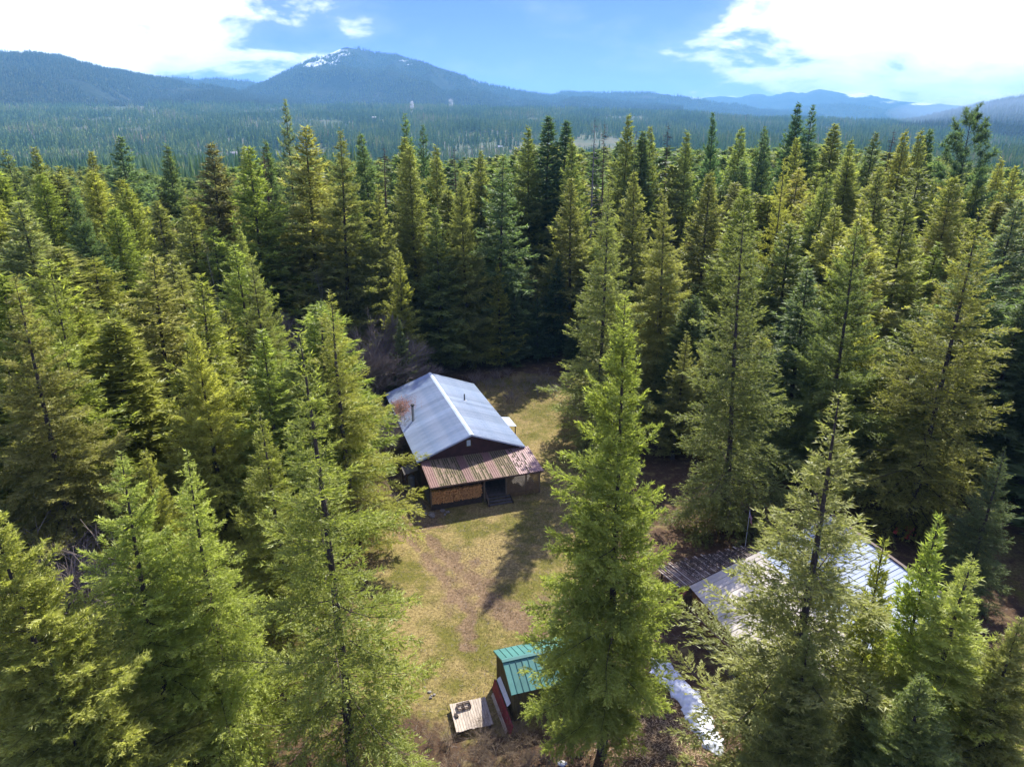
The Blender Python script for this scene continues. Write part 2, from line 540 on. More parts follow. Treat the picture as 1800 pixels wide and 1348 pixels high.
def ground_material():
    m, t, o = new_mat('ground')
    p = nd(t, 'ShaderNodeBsdfPrincipled')
    p.inputs['Roughness'].default_value = 0.95
    p.inputs['Specular IOR Level'].default_value = 0.1
    t.links.new(p.outputs[0], o.inputs[0])
    co = nd(t, 'ShaderNodeTexCoord')
    def noise(s, d=6, r=0.6):
        n = nd(t, 'ShaderNodeTexNoise')
        n.inputs['Scale'].default_value = s
        n.inputs['Detail'].default_value = d
        n.inputs['Roughness'].default_value = r
        t.links.new(co.outputs['Object'], n.inputs['Vector'])
        return n.outputs['Fac']
    ga = nd(t, 'ShaderNodeAttribute', attribute_name='grass').outputs['Fac']
    da = nd(t, 'ShaderNodeAttribute', attribute_name='dirt').outputs['Fac']
    fa = nd(t, 'ShaderNodeAttribute', attribute_name='far').outputs['Fac']
    n_b, n_m, n_f = noise(0.16), noise(0.9), noise(4.2, 8, 0.85)
    straw = mixc(t, sstep(t, n_f, 0.35, 0.68), (0.095, 0.068, 0.025), (0.38, 0.29, 0.115))
    green = mixc(t, sstep(t, n_f, 0.3, 0.7), (0.050, 0.052, 0.010), (0.170, 0.152, 0.032))
    g = mixc(t, sstep(t, mth(t, 'ADD', mth(t, 'MULTIPLY', n_b, 0.6), mth(t, 'MULTIPLY', n_m, 0.4)), 0.42, 0.60), straw, green)
    duff = mixc(t, sstep(t, n_f, 0.35, 0.7), (0.048, 0.029, 0.018), (0.125, 0.078, 0.046))
    duff = mixc(t, sstep(t, n_m, 0.5, 0.7), duff, (0.17, 0.13, 0.055))
    mud = mixc(t, sstep(t, n_f, 0.35, 0.65), (0.075, 0.044, 0.026), (0.24, 0.16, 0.10))
    c = mixc(t, sstep(t, mth(t, 'ADD', ga, mth(t, 'MULTIPLY', mth(t, 'SUBTRACT', n_m, 0.5), 1.0)), 0.3, 0.7), duff, g)
    c = mixc(t, mth(t, 'MULTIPLY', sstep(t, mth(t, 'ADD', da, mth(t, 'MULTIPLY', mth(t, 'SUBTRACT', n_m, 0.5), 1.4)), 0.25, 0.8), 0.85), c, mud)
    nf2 = noise(0.012, 5, 0.6)
    farc = mixc(t, sstep(t, nf2, 0.45, 0.72), (0.055, 0.075, 0.035), (0.13, 0.11, 0.065))
    c = mixc(t, fa, c, farc)
    t.links.new(c, p.inputs['Base Color'])
    b = nd(t, 'ShaderNodeBump')
    b.inputs['Strength'].default_value = 0.9
    b.inputs['Distance'].default_value = 0.06
    t.links.new(n_f, b.inputs['Height'])
    t.links.new(b.outputs[0], p.inputs['Normal'])
    return m


gm = grid_mesh('ground', GX, GY, GZ, ground_material(),
               {'grass': grass, 'dirt': dirt, 'far': np.clip((RR - 330) / 150, 0, 1)})
tag(link('ground', gm), 'flat yard and forest floor falling away to a wide wooded valley', kind='structure')


# ------------------------------------------------------------------ mountains
def mountain_mat(name, c1, c2, snow=None, scale=0.004):
    m, t, o = new_mat(name)
    p = nd(t, 'ShaderNodeBsdfPrincipled')
    p.inputs['Roughness'].default_value = 1.0
    p.inputs['Specular IOR Level'].default_value = 0.0
    t.links.new(p.outputs[0], o.inputs[0])
    co = nd(t, 'ShaderNodeTexCoord')
    def noise(s, d=6, r=0.65):
        n = nd(t, 'ShaderNodeTexNoise')
        n.inputs['Scale'].default_value = s
        n.inputs['Detail'].default_value = d
        n.inputs['Roughness'].default_value = r
        t.links.new(co.outputs['Object'], n.inputs['Vector'])
        return n.outputs['Fac']
    fine = noise(0.03, 6, 0.8)
    c = mixc(t, sstep(t, noise(scale), 0.35, 0.65), c1, c2)
    c = mixc(t, sstep(t, fine, 0.35, 0.7), c, tuple(v * 0.5 for v in c1))
    c = mixc(t, mth(t, 'MULTIPLY', sstep(t, noise(scale * 0.35, 4), 0.56, 0.68), 0.55), c, (0.13, 0.105, 0.085))
    if snow:
        sa = nd(t, 'ShaderNodeAttribute', attribute_name='snow').outputs['Fac']
        f = mth(t, 'ADD', sa, mth(t, 'MULTIPLY', mth(t, 'SUBTRACT', noise(0.012, 8, 0.75), 0.5), 1.6))
        c = mixc(t, sstep(t, f, 0.48, 0.62), c, (0.80, 0.84, 0.88))
    t.links.new(c, p.inputs['Base Color'])
    b = nd(t, 'ShaderNodeBump')
    b.inputs['Strength'].default_value = 1.0
    b.inputs['Distance'].default_value = 18.0
    t.links.new(fine, b.inputs['Height'])
    t.links.new(b.outputs[0], p.inputs['Normal'])
    return m


MM = {'near': mountain_mat('wooded_mountain', (0.030, 0.044, 0.026), (0.060, 0.068, 0.042)),
      'snow': mountain_mat('snowy_wooded_mountain', (0.028, 0.040, 0.026), (0.055, 0.060, 0.042), snow=True)}
MT = {}


def mountain(key, prof, D, depth, zb, mat, rough, label, snowpx=(), nz=1.0, back=0.25):
    """a ridge whose skyline, seen from the yard, passes through prof; a heightfield of real depth"""
    pa = np.array([px_az(p[0]) for p in prof])
    pe = np.array([px_el(*p) for p in prof])
    n = int((pa[-1] - pa[0]) / 0.0011)
    A = np.linspace(pa[0], pa[-1], n)
    E = np.interp(A, pa, pe)
    k = 7
    E = np.convolve(np.pad(E, k // 2, mode='edge'), np.ones(k) / k, 'valid')
    T = np.concatenate([np.linspace(0, 1, 46), 1 + np.linspace(0, 1, 8)[1:]])
    AA2, TT = np.meshgrid(A, T)
    EE = np.broadcast_to(E, AA2.shape)
    ridge_d = D * (1 + 0.03 * np.sin(AA2 * 23))
    r = np.where(TT <= 1, ridge_d - depth * (1 - TT), ridge_d + (TT - 1) * depth * back)
    X, Y = r * np.sin(AA2), r * np.cos(AA2)
    zs = CAM_H + ridge_d * np.tan(EE)
    up = np.clip(TT, 0, 1)
    z = zb + (zs - zb) * up ** 1.25
    spur = (1 - np.abs(2 * fbm(X / (depth * 0.28), Y / (depth * 0.5), 4, D * 0.001) - 1)) - 0.6
    z = z + spur * (zs - zb) * 0.75 * nz * np.sin(np.pi * np.clip(up, 0, 1)) ** 0.9 * (TT <= 1)
    z = z + (fbm(X / 60, Y / 60, 3, 5.0) - 0.5) * rough * (0.3 + up)
    z = np.where(TT > 1, zs - (TT - 1) * (zs - zb) * 0.8, z)
    sn = np.zeros_like(z)
    for (sx, sy, wx, wy, s) in snowpx:
        sa, se = px_az(sx), px_el(sx, sy)
        el_ = np.arctan2(z - CAM_H, r)
        sn = np.maximum(sn, s * np.exp(-((AA2 - sa) / (wx / 1248)) ** 2 - ((el_ - se) / (wy / 1248)) ** 2))
    o = link('mountain', grid_mesh('mountain', X, Y, z, MM[mat], {'snow': sn}))
    tag(o, label, kind='structure')
    MT[key] = (A, T, X, Y, z)
    return o


mountain('left_far', [(-260, 70), (-100, 77), (0, 87), (25, 93), (50, 98), (100, 112), (180, 135)], 9000, 2200, 50, 'near', 22,
         'dark blue shoulder of a far mountain at the left edge')
mountain('saddle', [(180, 150), (240, 140), (280, 137), (320, 138), (360, 142), (400, 141), (440, 142), (465, 149), (500, 158), (560, 176)], 9300, 2000, 40, 'near', 26,
         'low wooded saddle between the left ridge and the peak')
mountain('peak', [(300, 182), (380, 172), (440, 160), (475, 148), (500, 136), (530, 122), (560, 108), (580, 101), (600, 91), (618, 87), (640, 89), (665, 97),
                  (700, 102), (740, 113), (775, 126), (800, 134), (850, 149), (900, 158), (960, 168), (1040, 176), (1120, 184), (1200, 192)],
         8200, 3200, 60, 'snow', 26, 'broad wooded mountain peak with thin snow on its left shoulder',
         snowpx=((605, 93, 20, 7, 1.0), (580, 105, 26, 7, 1.0), (553, 113, 20, 6, 0.95), (600, 118, 12, 4, 0.85), (716, 106, 16, 4, 0.75), (725, 114, 8, 3, 0.7), (816, 148, 5, 2, 0.6)))
mountain('left', [(-320, 104), (-200, 100), (-100, 101), (0, 103), (40, 99), (75, 99), (100, 102), (150, 113), (200, 126), (250, 136), (300, 143), (350, 151), (400, 160), (460, 170), (540, 184)],
         6300, 2200, 60, 'near', 26, 'long wooded ridge sloping down from the left edge')
mountain('far_right', [(1140, 186), (1200, 180), (1235, 173), (1262, 170), (1290, 172), (1330, 165), (1350, 170), (1383, 162), (1410, 165), (1430, 157), (1467, 163), (1485, 168),
                       (1507, 163), (1540, 172), (1583, 180), (1633, 182), (1683, 187), (1720, 190)], 15000, 3500, 60, 'snow', 30,
         'distant blue ridge with a small snowy crest on the right', snowpx=((1503, 167, 20, 5, 1.0), (1620, 183, 22, 3, 0.85), (1560, 180, 20, 3, 0.6)), nz=0.6)
mountain('far_back', [(1640, 192), (1690, 189), (1720, 184), (1745, 178), (1765, 171), (1800, 170), (1860, 168), (2000, 150)], 14000, 3000, 60, 'snow', 24,
         'faint snowy ridge showing over the dark hill at the right edge', snowpx=((1735, 183, 30, 4, 0.9),), nz=0.6)
mountain('plateau', [(900, 184), (940, 178), (970, 169), (985, 162), (1015, 163), (1050, 164), (1100, 164), (1150, 165), (1180, 168), (1210, 173), (1250, 181), (1300, 186), (1360, 196), (1450, 205)],
         9600, 2200, 50, 'near', 24, 'flat topped wooded ridge right of the peak', nz=0.7)
mountain('mid_right', [(1300, 207), (1370, 193), (1430, 185), (1480, 184), (1530, 188), (1580, 195), (1640, 204), (1700, 212), (1760, 220)],
         11500, 2600, 30, 'near', 24, 'lower blue ridge in front of the snowy crest', nz=0.6)
mountain('right', [(1540, 226), (1600, 217), (1640, 209), (1680, 199), (1710, 192), (1750, 183), (1800, 173), (1860, 160), (1960, 145), (2150, 140)],
         5600, 2600, -20, 'near', 24, 'dark wooded hill rising at the right edge above the valley haze', nz=0.8)


# ------------------------------------------------------------------ house with blue metal roof
YAW = R(18.5)
HW, HL, HE, HR = 5.85, 20.3, 3.55, 5.75       # half width, length, eave and ridge height
house = empty('house', (-4.15, 66.9, 0), YAW)
tag(house, 'long single storey house with blue grey metal gable roof in the clearing', 'house')


def wall_boards(mb, p, q, z0, z1f, step, th, vertical=False):
    """lapped boards from p to q (plan points); z1f(t) is the top height at fraction t"""
    p, q = Vector((p[0], p[1], 0)), Vector((q[0], q[1], 0))
    d = (q - p)
    L = d.length
    d.normalize()
    nrm = Vector((d.y, -d.x, 0))
    if vertical:
        n = max(1, int(L / step))
        for i in range(n):
            a, b = p + d * (L * i / n + 0.008), p + d * (L * (i + 1) / n - 0.008)
            off = nrm * (th * (0.5 + 0.5 * (i % 2)))
            za, zb = z1f(i / n), z1f((i + 1) / n)
            mb.quadbox([(a.x, a.y, z0), (a.x + off.x, a.y + off.y, z0), (b.x + off.x, b.y + off.y, z0), (b.x, b.y, z0),
                        (a.x, a.y, za), (a.x + off.x, a.y + off.y, za), (b.x + off.x, b.y + off.y, zb), (b.x, b.y, zb)])
        return
    zt = max(z1f(k / 20) for k in range(21))
    z = z0
    while z < zt - 0.02:
        z2 = min(z + step, zt)
        ts = [k / 40 for k in range(41) if z1f(k / 40) >= z2 - 0.01]
        if len(ts) > 1:
            a, b = p + d * (L * ts[0]), p + d * (L * ts[-1])
            lo, hi = nrm * th, nrm * th * 0.2
            mb.quadbox([(a.x, a.y, z), (a.x + lo.x, a.y + lo.y, z), (b.x + lo.x, b.y + lo.y, z), (b.x, b.y, z),
                        (a.x, a.y, z2), (a.x + hi.x, a.y + hi.y, z2), (b.x + hi.x, b.y + hi.y, z2), (b.x, b.y, z2)])
        z = z2


IN = 0.45                                    # roof overhang
wx = HW - IN
gz = lambda t: HE - 0.25 + (HR - HE) * (1 - abs(2 * t - 1)) + 0.12
# inner walls as one solid shell, boards on it
mb = MB()
mb.box(-wx, wx, IN, IN + 0.12, 0, HE - 0.2)
mb.box(-wx, wx, HL - IN - 0.12, HL - IN, 0, HE - 0.2)
mb.box(-wx, -wx + 0.12, IN + 0.12, HL - IN - 0.12, 0, HE - 0.2)
mb.box(wx - 0.12, wx, IN + 0.12, HL - IN - 0.12, 0, HE - 0.2)
mb.build('wall', M['log'], house)
mb = MB()
wall_boards(mb, (-wx, IN - 0.003), (wx, IN - 0.003), 0.5, gz, 0.2, 0.035)
o = mb.build('gable_siding', M['siding'], house)
mb = MB()
wall_boards(mb, (wx, HL - IN), (-wx, HL - IN), 0.3, gz, 0.2, 0.035)
mb.build('gable_siding', M['siding'], house)
for s in (-1, 1):
    mb = MB()
    for k in range(13):
        z = 0.35 + k * 0.24
        if z > HE - 0.5: break
        mb.tube((s * (wx + 0.02), IN, z), (s * (wx + 0.02), HL - IN, z), 0.115, n=6)
    tag(mb.build('log_wall', M['log'], house), kind='stuff')


def ribbed(w, L, drop, nrib, rib=0.028, rw=0.035, rows=2):
    """metal sheet: width w along y, running down along +x for L plan metres with the given drop"""
    ys = []
    for k in range(nrib):
        c = w * (k + 0.5) / nrib
        ys += [(c - rw, 0), (c - rw * 0.5, rib), (c + rw * 0.5, rib), (c + rw, 0)]
    ys = [(0.004, 0)] + ys + [(w - 0.004, 0)]
    rws = []
    for i in range(rows):
        t = i / (rows - 1)
        rws.append([(L * t, y, -drop * t + z) for y, z in ys])
    return MB().sheet(rws, 0.012)


PW = HL / 22
pm = {}
for s in (-1, 1):
    base = ribbed(PW, HW, HR - HE, 4, rib=0.06, rw=0.055)
    if s < 0:
        base.v = [(-x, y, z) for x, y, z in base.v]
        base.f = [tuple(reversed(f)) for f in base.f]
    pm[s] = base.mesh('roof_panel', M['roofblue'])
    for k in range(22):
        o = link('roof_panel', pm[s], house, (0, k * PW, HR + 0.003 * (k % 2)))
mb = MB()
mb.quadbox([(-0.22, -0.03, HR - 0.045), (0, -0.03, HR + 0.04), (0, HL + 0.03, HR + 0.04), (-0.22, HL + 0.03, HR - 0.045),
            (-0.22, -0.03, HR - 0.015), (0, -0.03, HR + 0.075), (0, HL + 0.03, HR + 0.075), (-0.22, HL + 0.03, HR - 0.015)])
mb.quadbox([(0, -0.03, HR + 0.04), (0.22, -0.03, HR - 0.045), (0.22, HL + 0.03, HR - 0.045), (0, HL + 0.03, HR + 0.04),
            (0, -0.03, HR + 0.075), (0.22, -0.03, HR - 0.015), (0.22, HL + 0.03, HR - 0.015), (0, HL + 0.03, HR + 0.075)])
mb.build('ridge_cap', M['roofblue'], house)
for s in (-1, 1):
    for yy in (0.03, HL - 0.05):
        MB().bar((0, yy, HR - 0.10), (s * HW, yy, HE - 0.10), 0.03, 0.14).build('rake_board', M['roofblue'], house)
    MB().box(min(s * (HW - 0.03), s * HW), max(s * (HW - 0.03), s * HW), 0.1, HL - 0.1, HE - 0.17, HE - 0.02).build('fascia', M['trim'], house)
# patch of fallen orange needles on the left slope
r2 = np.random.default_rng(3)
n = 2600
lx = -HW + 0.15 + np.abs(r2.normal(0, 1.0, n)).clip(0, 3.2)
ly = 14.2 + r2.normal(0, 1.25, n)
lz = HE + (HR - HE) * (1 + lx / HW) + 0.045
ang = r2.uniform(0, math.pi, n)
dx_, dy2 = np.cos(ang) * 0.11, np.sin(ang) * 0.11
A_ = np.stack([lx - dx_, ly - dy2, lz], 1); B_ = np.stack([lx + dx_, ly + dy2, lz + 0.01], 1)
C_ = np.stack([lx - dy2 * 0.5, ly + dx_ * 0.5, lz + 0.03], 1)
me = np_mesh('needle_litter', np.concatenate([A_, B_, C_]), np.stack([np.arange(n), np.arange(n) + n, np.arange(n) + 2 * n], 1), [M['litter']])
tag(link('needle_litter', me, house), kind='stuff')
# gable window
mb = MB()
wx0, wz0 = -0.25, 4.68
yy = IN - 0.07
for bx in ((wx0 - 0.30, wx0 - 0.21, wz0 - 0.42, wz0 + 0.42), (wx0 + 0.21, wx0 + 0.30, wz0 - 0.42, wz0 + 0.42),
           (wx0 - 0.21, wx0 + 0.21, wz0 - 0.42, wz0 - 0.33), (wx0 - 0.21, wx0 + 0.21, wz0 + 0.33, wz0 + 0.42)):
    mb.box(bx[0], bx[1], yy, yy + 0.06, bx[2], bx[3])
win = empty('window', (0, 0, 0)); win.parent = house
mb.build('window_frame', M['mosswall'], win)
MB().box(wx0 - 0.21, wx0 + 0.21, yy + 0.02, yy + 0.035, wz0 - 0.33, wz0 + 0.33).build('pane', M['glass'], win)


def roof_z(x):
    return HE + (HR - HE) * (1 - abs(x) / HW)


sp = MB().tube((-4.35, 9.3, roof_z(4.35) - 0.2), (-4.35, 9.3, roof_z(4.35) + 1.75), 0.15, n=14).build('stovepipe', M['grey'], house)
mb = MB().tube((-4.35, 9.3, roof_z(4.35) + 1.75), (-4.35, 9.3, roof_z(4.35) + 1.90), 0.13, n=14)
mb.tube((-4.35, 9.3, roof_z(4.35) + 1.90), (-4.35, 9.3, roof_z(4.35) + 2.02), 0.24, 0.2, n=14)
mb.build('pipe_cap', M['black'], sp)
vp = MB().tube((2.3, 11.6, roof_z(2.3) - 0.1), (2.3, 11.6, roof_z(2.3) + 0.85), 0.075, n=12).build('vent_pipe', M['black'], house)
MB().tube((2.3, 11.6, roof_z(2.3) + 0.0), (2.3, 11.6, roof_z(2.3) + 0.10), 0.26, 0.09, n=12).build('pipe_flashing', M['grey'], vp)

r3m = random.Random(12)
# porch across the front
PX0, PX1, PYF, PZ0, PZ1 = -5.45, 6.3, -4.45, 3.38, 2.78
npan = 13
pw = (PX1 - PX0) / npan


def porch_panel(mat):
    ys = []
    for k in range(4):
        c = pw * (k + 0.5) / 4
        ys += [(c - 0.06, 0), (c - 0.03, 0.04), (c + 0.03, 0.04), (c + 0.06, 0)]
    ys = [(0.004, 0)] + ys + [(pw - 0.004, 0)]
    rws = [[(x, t * (PYF - IN + 0.12), t * (PZ1 - PZ0) + z) for x, z in ys] for t in (0, 1)]
    return MB().sheet([list(r) for r in rws[::-1]], 0.012).mesh('porch_roof_panel', mat)


pmesh = {k: porch_panel(M[k]) for k in ('pink', 'mossroof', 'worn')}
for k in range(npan):
    clean = k in (0, 4, 7)
    worn = k in (10, 11, 12)
    o = link('porch_roof_panel', pmesh['pink' if clean else 'worn' if worn else 'mossroof'], house, (PX0 + k * pw, IN - 0.12, PZ0 + 0.004 * (k % 2)))
    if clean: o['label'] = 'clean faded red panel'
    elif worn: o['label'] = 'patchy red panel with sun glare painted in'
    else: o['label'] = 'moss covered panel'
# moss and needle clumps lying in the troughs
M['moss'] = plain('roof_moss', (0.085, 0.082, 0.022), 0.95, c2=(0.03, 0.026, 0.014), scale=2.2)
mb = MB()
for k in (1, 2, 3, 5, 6, 8, 9, 10, 11):
    for q in range(4):
        cx = PX0 + (k + (q + 1) / 4) * pw - 0.01
        yv = IN - 0.25
        while yv > PYF + 0.3:
            ln_ = r3m.uniform(0.5, 2.4) if k < 10 else r3m.uniform(0.1, 0.6)
            if r3m.random() < (0.80 if k < 10 else 0.35):
                y2 = max(yv - ln_, PYF + 0.05)
                m_ = 9
                rows = []
                for i in range(m_):
                    yy_ = yv + (y2 - yv) * i / (m_ - 1)
                    zz_ = PZ0 + (PZ1 - PZ0) * (yy_ - IN + 0.12) / (PYF - IN + 0.12) + 0.02
                    w_ = r3m.uniform(0.035, 0.10) * (0.6 if i in (0, m_ - 1) else 1)
                    rows.append([(cx - w_, yy_, zz_), (cx + r3m.uniform(-.02, .02), yy_, zz_ + 0.035), (cx + w_, yy_, zz_)])
                mb.sheet(rows[::-1], 0.01)
            yv -= ln_ + r3m.uniform(0.0, 0.12)
tag(mb.build('moss', M['moss'], house), kind='stuff')
MB().box(PX0 + 0.05, PX1 - 0.05, PYF + 0.1, PYF + 0.22, PZ1 - 0.22, PZ1 - 0.03).build('porch_beam', M['trim'], house)
for s, xx in ((-1, PX0), (1, PX1)):
    MB().bar((xx - s * 0.03, IN - 0.15, PZ0 - 0.1), (xx - s * 0.03, PYF, PZ1 - 0.1), 0.03, 0.13).build('rake_board', M['trim'], house)
MB().box(PX0 + 0.1, -0.1, -3.95, -3.85, 0.02, 0.45).build('deck_skirt', M['log'], house)
for k in range(26):
    x0 = PX0 + 0.05 + k * (PX1 - PX0 - 0.3) / 26
    w_ = (PX1 - PX0 - 0.3) / 26
    if k == 0: dm = MB().box(0.005, w_ - 0.005, -3.9, IN - 0.02, 0.46, 0.52).mesh('deck_board', M['deckgrey'])
    link('deck_board', dm, house, (x0, 0, 0.004 * (k % 3)))
for x in (PX0 + 0.15, 0.15, 2.45, 4.6, 6.05):
    MB().box(x - 0.07, x + 0.07, -3.92, -3.78, 0.0, PZ1 + 0.02).build('porch_post', M['wood'], house)
# steps
for k in range(3):
    MB().box(0.35, 2.75, -4.32 - k * 0.36, -3.97 - k * 0.36, 0.36 - k * 0.15, 0.41 - k * 0.15).build('step_tread', M['deckgrey'], house)
for x in (0.3, 2.8):
    MB().bar((x, -3.92, 0.34), (x, -5.15, 0.06), 0.06, 0.26).build('step_stringer', M['log'], house)
hr = MB().bar((0.22, -3.86, 1.42), (0.22, -5.05, 0.86), 0.06, 0.10)
hr.bar((0.22, -5.0, 0.0), (0.22, -5.0, 0.86), 0.08, 0.08, up=(0, 1, 0))
hr.bar((0.22, -3.86, 0.95), (0.22, -5.05, 0.42), 0.05, 0.08)
hr.build('handrail', M['wood'], house)
MB().box(0.9, 1.85, IN - 0.07, IN - 0.045, 0.53, 2.55).build('door', M['dark'], house)


def lattice(x0, x1, y0, y1, z0, z1):
    """diagonal slats between two plan points, crossing front and back layers"""
    p, q = Vector((x0, y0, 0)), Vector((x1, y1, 0))
    d = q - p; L = d.length; d.normalize(); nv = Vector((d.y, -d.x, 0))
    h = z1 - z0
    mb = MB()
    s = -h
    while s < L:
        for dirn in (1, -1):
            a0, a1 = max(s, 0), min(s + h, L)
            if a1 - a0 < 0.05: continue
            za, zb2 = (z0 + (a0 - s), z0 + (a1 - s)) if dirn > 0 else (z1 - (a0 - s), z1 - (a1 - s))
            off = nv * (0.012 * dirn)
            P, Q = p + d * a0 + off, p + d * a1 + off
            mb.bar((P.x, P.y, za), (Q.x, Q.y, zb2), 0.05 if False else 0.018, 0.045, up=(d.x * -dirn, d.y * -dirn, 1))
        s += 0.21
    return mb


tag(lattice(2.5, 6.0, -3.95, -3.95, 0.1, 2.72).build('lattice', M['lattice'], house), kind='stuff')
tag(lattice(6.05, 6.05, -3.8, -1.2, 0.1, 2.8).build('lattice', M['lattice'], house), kind='stuff')
tag(lattice(2.9, 6.0, -3.98, -4.0, -0.0, 0.1).build('lattice', M['lattice'], house), kind='stuff') if False else None

# small roofed side porch on the right wall
sp_ = empty('side_porch', (0, 0, 0)); sp_.parent = house
mbr = MB().sheet([[(HW - 0.2 + x, y, 3.0 - 0.28 * (x / 1.7)) for x in (0, 1.7)] for y in (7.2, 8.6, 10.0)][::-1], 0.05)
mbr.build('porch_roof', M['roofwhite'], sp_)
for yy in (7.3, 9.9):
    MB().box(HW + 1.32, HW + 1.42, yy - 0.05, yy + 0.05, 0, 2.72).build('post', M['log'], sp_)

# lean-to beside the left wall with the tank below
lt = empty('side_lean_to', (0, 0, 0)); lt.parent = house
MB().sheet([[(-HW - 1.25 + x, y, 2.0 + x * 0.25) for x in (0, 1.5)] for y in (0.6, 2.4)][::-1], 0.05).build('lean_to_roof', M['deckgrey'], lt)
for yy in (0.7, 2.3):
    MB().box(-HW - 1.2, -HW - 1.1, yy - 0.05, yy + 0.05, 0, 1.97).build('post', M['log'], lt)


def at_house(x, y, z=0):
    return (-4.15 + x * math.cos(YAW) - y * math.sin(YAW), 66.9 + x * math.sin(YAW) + y * math.cos(YAW), z)


# grey tank
tk = empty('storage_tank', at_house(-6.3, 1.2), YAW)
tag(tk, 'upright dark grey tank standing under the small lean-to left of the house', 'tank')
MB().tube((0, 0, 0.12), (0, 0, 1.35), 0.36, n=20).build('tank_body', M['grey'], tk)
MB().tube((0, 0, 1.35), (0, 0, 1.5), 0.36, 0.2, n=20).build('lid', M['grey'], tk)
MB().tube((0, 0, 0), (0, 0, 0.12), 0.40, n=20).build('base', M['black'], tk)

# firewood
fw = empty('firewood_stack', at_house(-2.65, -3.55, 0), YAW)
tag(fw, 'long neat stack of split orange firewood under the mossy porch roof', 'firewood')
mb = MB()
r3 = random.Random(4)
z, row = 0.62, 0
while z < 1.92:
    x = -2.62 + (0.07 if row % 2 else 0)
    while x < 2.55:
        rr = r3.uniform(0.075, 0.115)
        k = r3.choice((3, 4, 4, 5))
        y0 = r3.uniform(-0.12, 0.06)
        p, q = (x + r3.uniform(-.01, .01), y0 - 0.24, z + r3.uniform(-.015, .015)), (x, y0 + 0.2, z)
        b = len(mb.v); a0 = r3.uniform(0, 6.28)
        for c in (p, q):
            for i in range(k):
                a = a0 + 2 * math.pi * i / k
                mb.v.append((c[0] + rr * math.cos(a), c[1], c[2] + rr * math.sin(a)))
        for i in range(k):
            j = (i + 1) % k
            mb.f.append((b + i, b + j, b + k + j, b + k + i))
        mb.f.append(tuple(b + i for i in range(k)))
        x += rr * 1.85
    z += 0.15; row += 1
tag(mb.build('split_logs', M['splitwood'], fw), kind='stuff')
mb = MB().box(-2.72, 2.62, -0.36, -0.28, 0.44, 0.56).box(-2.74, -2.66, -0.3, 0.2, 0.44, 2.1).box(2.60, 2.68, -0.3, 0.2, 0.44, 2.1)
mb.build('rack', M['log'], fw)
MB().box(-2.6, 2.55, -0.20, 0.2, 0.53, 0.60).build('shelf', M['log'], fw)

# loose pallets, blocks and rocks by the left corner of the porch
for (x, y, rz, lab) in ((-6.2, -2.9, 0.2, 'weathered board pallet lying nearest the porch corner'), (-7.1, -3.2, 0.1, 'weathered board pallet lying farther from the porch corner')):
    pl = empty('pallet', at_house(x, y, 0.0), YAW + rz)
    tag(pl, lab, 'pallet', 'pallets by the porch')
    for k in range(5):
        MB().box(-0.4, 0.4, -0.5 + k * 0.21, -0.34 + k * 0.21, 0.10, 0.13).build('board', M['deckgrey'], pl)
    for xx in (-0.36, 0, 0.32):
        MB().box(xx, xx + 0.05, -0.5, 0.5, 0.0, 0.1).build('runner', M['log'], pl)


def rock(name, loc, r, seed, label, group, mat='rock', cat='rock'):
    bm = bmesh.new()
    bmesh.ops.create_icosphere(bm, subdivisions=2, radius=r)
    q = random.Random(seed)
    s = (q.uniform(.8, 1.3), q.uniform(.7, 1.1), q.uniform(.5, .75))
    for v in bm.verts:
        k = 1 + 0.22 * math.sin(v.co.x / r * 3 + seed) * math.cos(v.co.y / r * 2.6 + seed * 2) + q.uniform(-.07, .07)
        v.co = Vector((v.co.x * s[0] * k, v.co.y * s[1] * k, v.co.z * s[2] * k))
    me = bpy.data.meshes.new(name)
    bm.to_mesh(me); bm.free()
    me.materials.append(M[mat])
    o = link(name, me, None, loc)
    return tag(o, label, cat, group)


for i in range(16):
    x, y = r3.uniform(-6.6, -3.6), -4.3 - r3.uniform(0, 1.0)
    if i > 9: x, y = r3.uniform(-7.4, -6.2), r3.uniform(-4.6, -2.0) - 0.6
    rock('rock', at_house(x, y, 0.05), r3.uniform(0.10, 0.24), i, 'small grey rock in the scatter before the firewood stack', 'rocks scattered by the porch corner')
for i in range(6):
    rock('rock', (-5.6 + r3.uniform(-.7, .7), 37.6 + r3.uniform(-.5, .5), 0.05), r3.uniform(0.07, 0.15), 40 + i,
         'pale rock in the little pile at the lower left of the yard', 'rocks in the lower yard pile')

# ------------------------------------------------------------------ barn on the right
# local x runs up-slope away from the low eave, local y runs towards the camera along the eave
BYAW = R(16.5)
barn = empty('barn', (13.7, 45.4, 0), BYAW)
tag(barn, 'large barn with tan and pale blue metal roof and vertical brown boards', 'barn')
BL, BW, BE, BR_, BM = 11.8, 12.0, 3.0, 7.0, 5.6      # length towards camera, plan width, eave, top, width of the tan part
bz = lambda x: BE + (BR_ - BE) * x / BW
nb = 15
pwb = BL / nb


def barn_panel(x0, x1, mat, name):
    ys = [(0.004, 0), (pwb * 0.5 - 0.02, 0), (pwb * 0.5, 0.02), (pwb * 0.5 + 0.02, 0), (pwb - 0.05, 0), (pwb - 0.035, 0.04), (pwb - 0.015, 0.04), (pwb - 0.004, 0)]
    return MB().sheet([[(x, -y, bz(x) + z) for y, z in ys] for x in (x0, x1)], 0.015).mesh(name, mat)


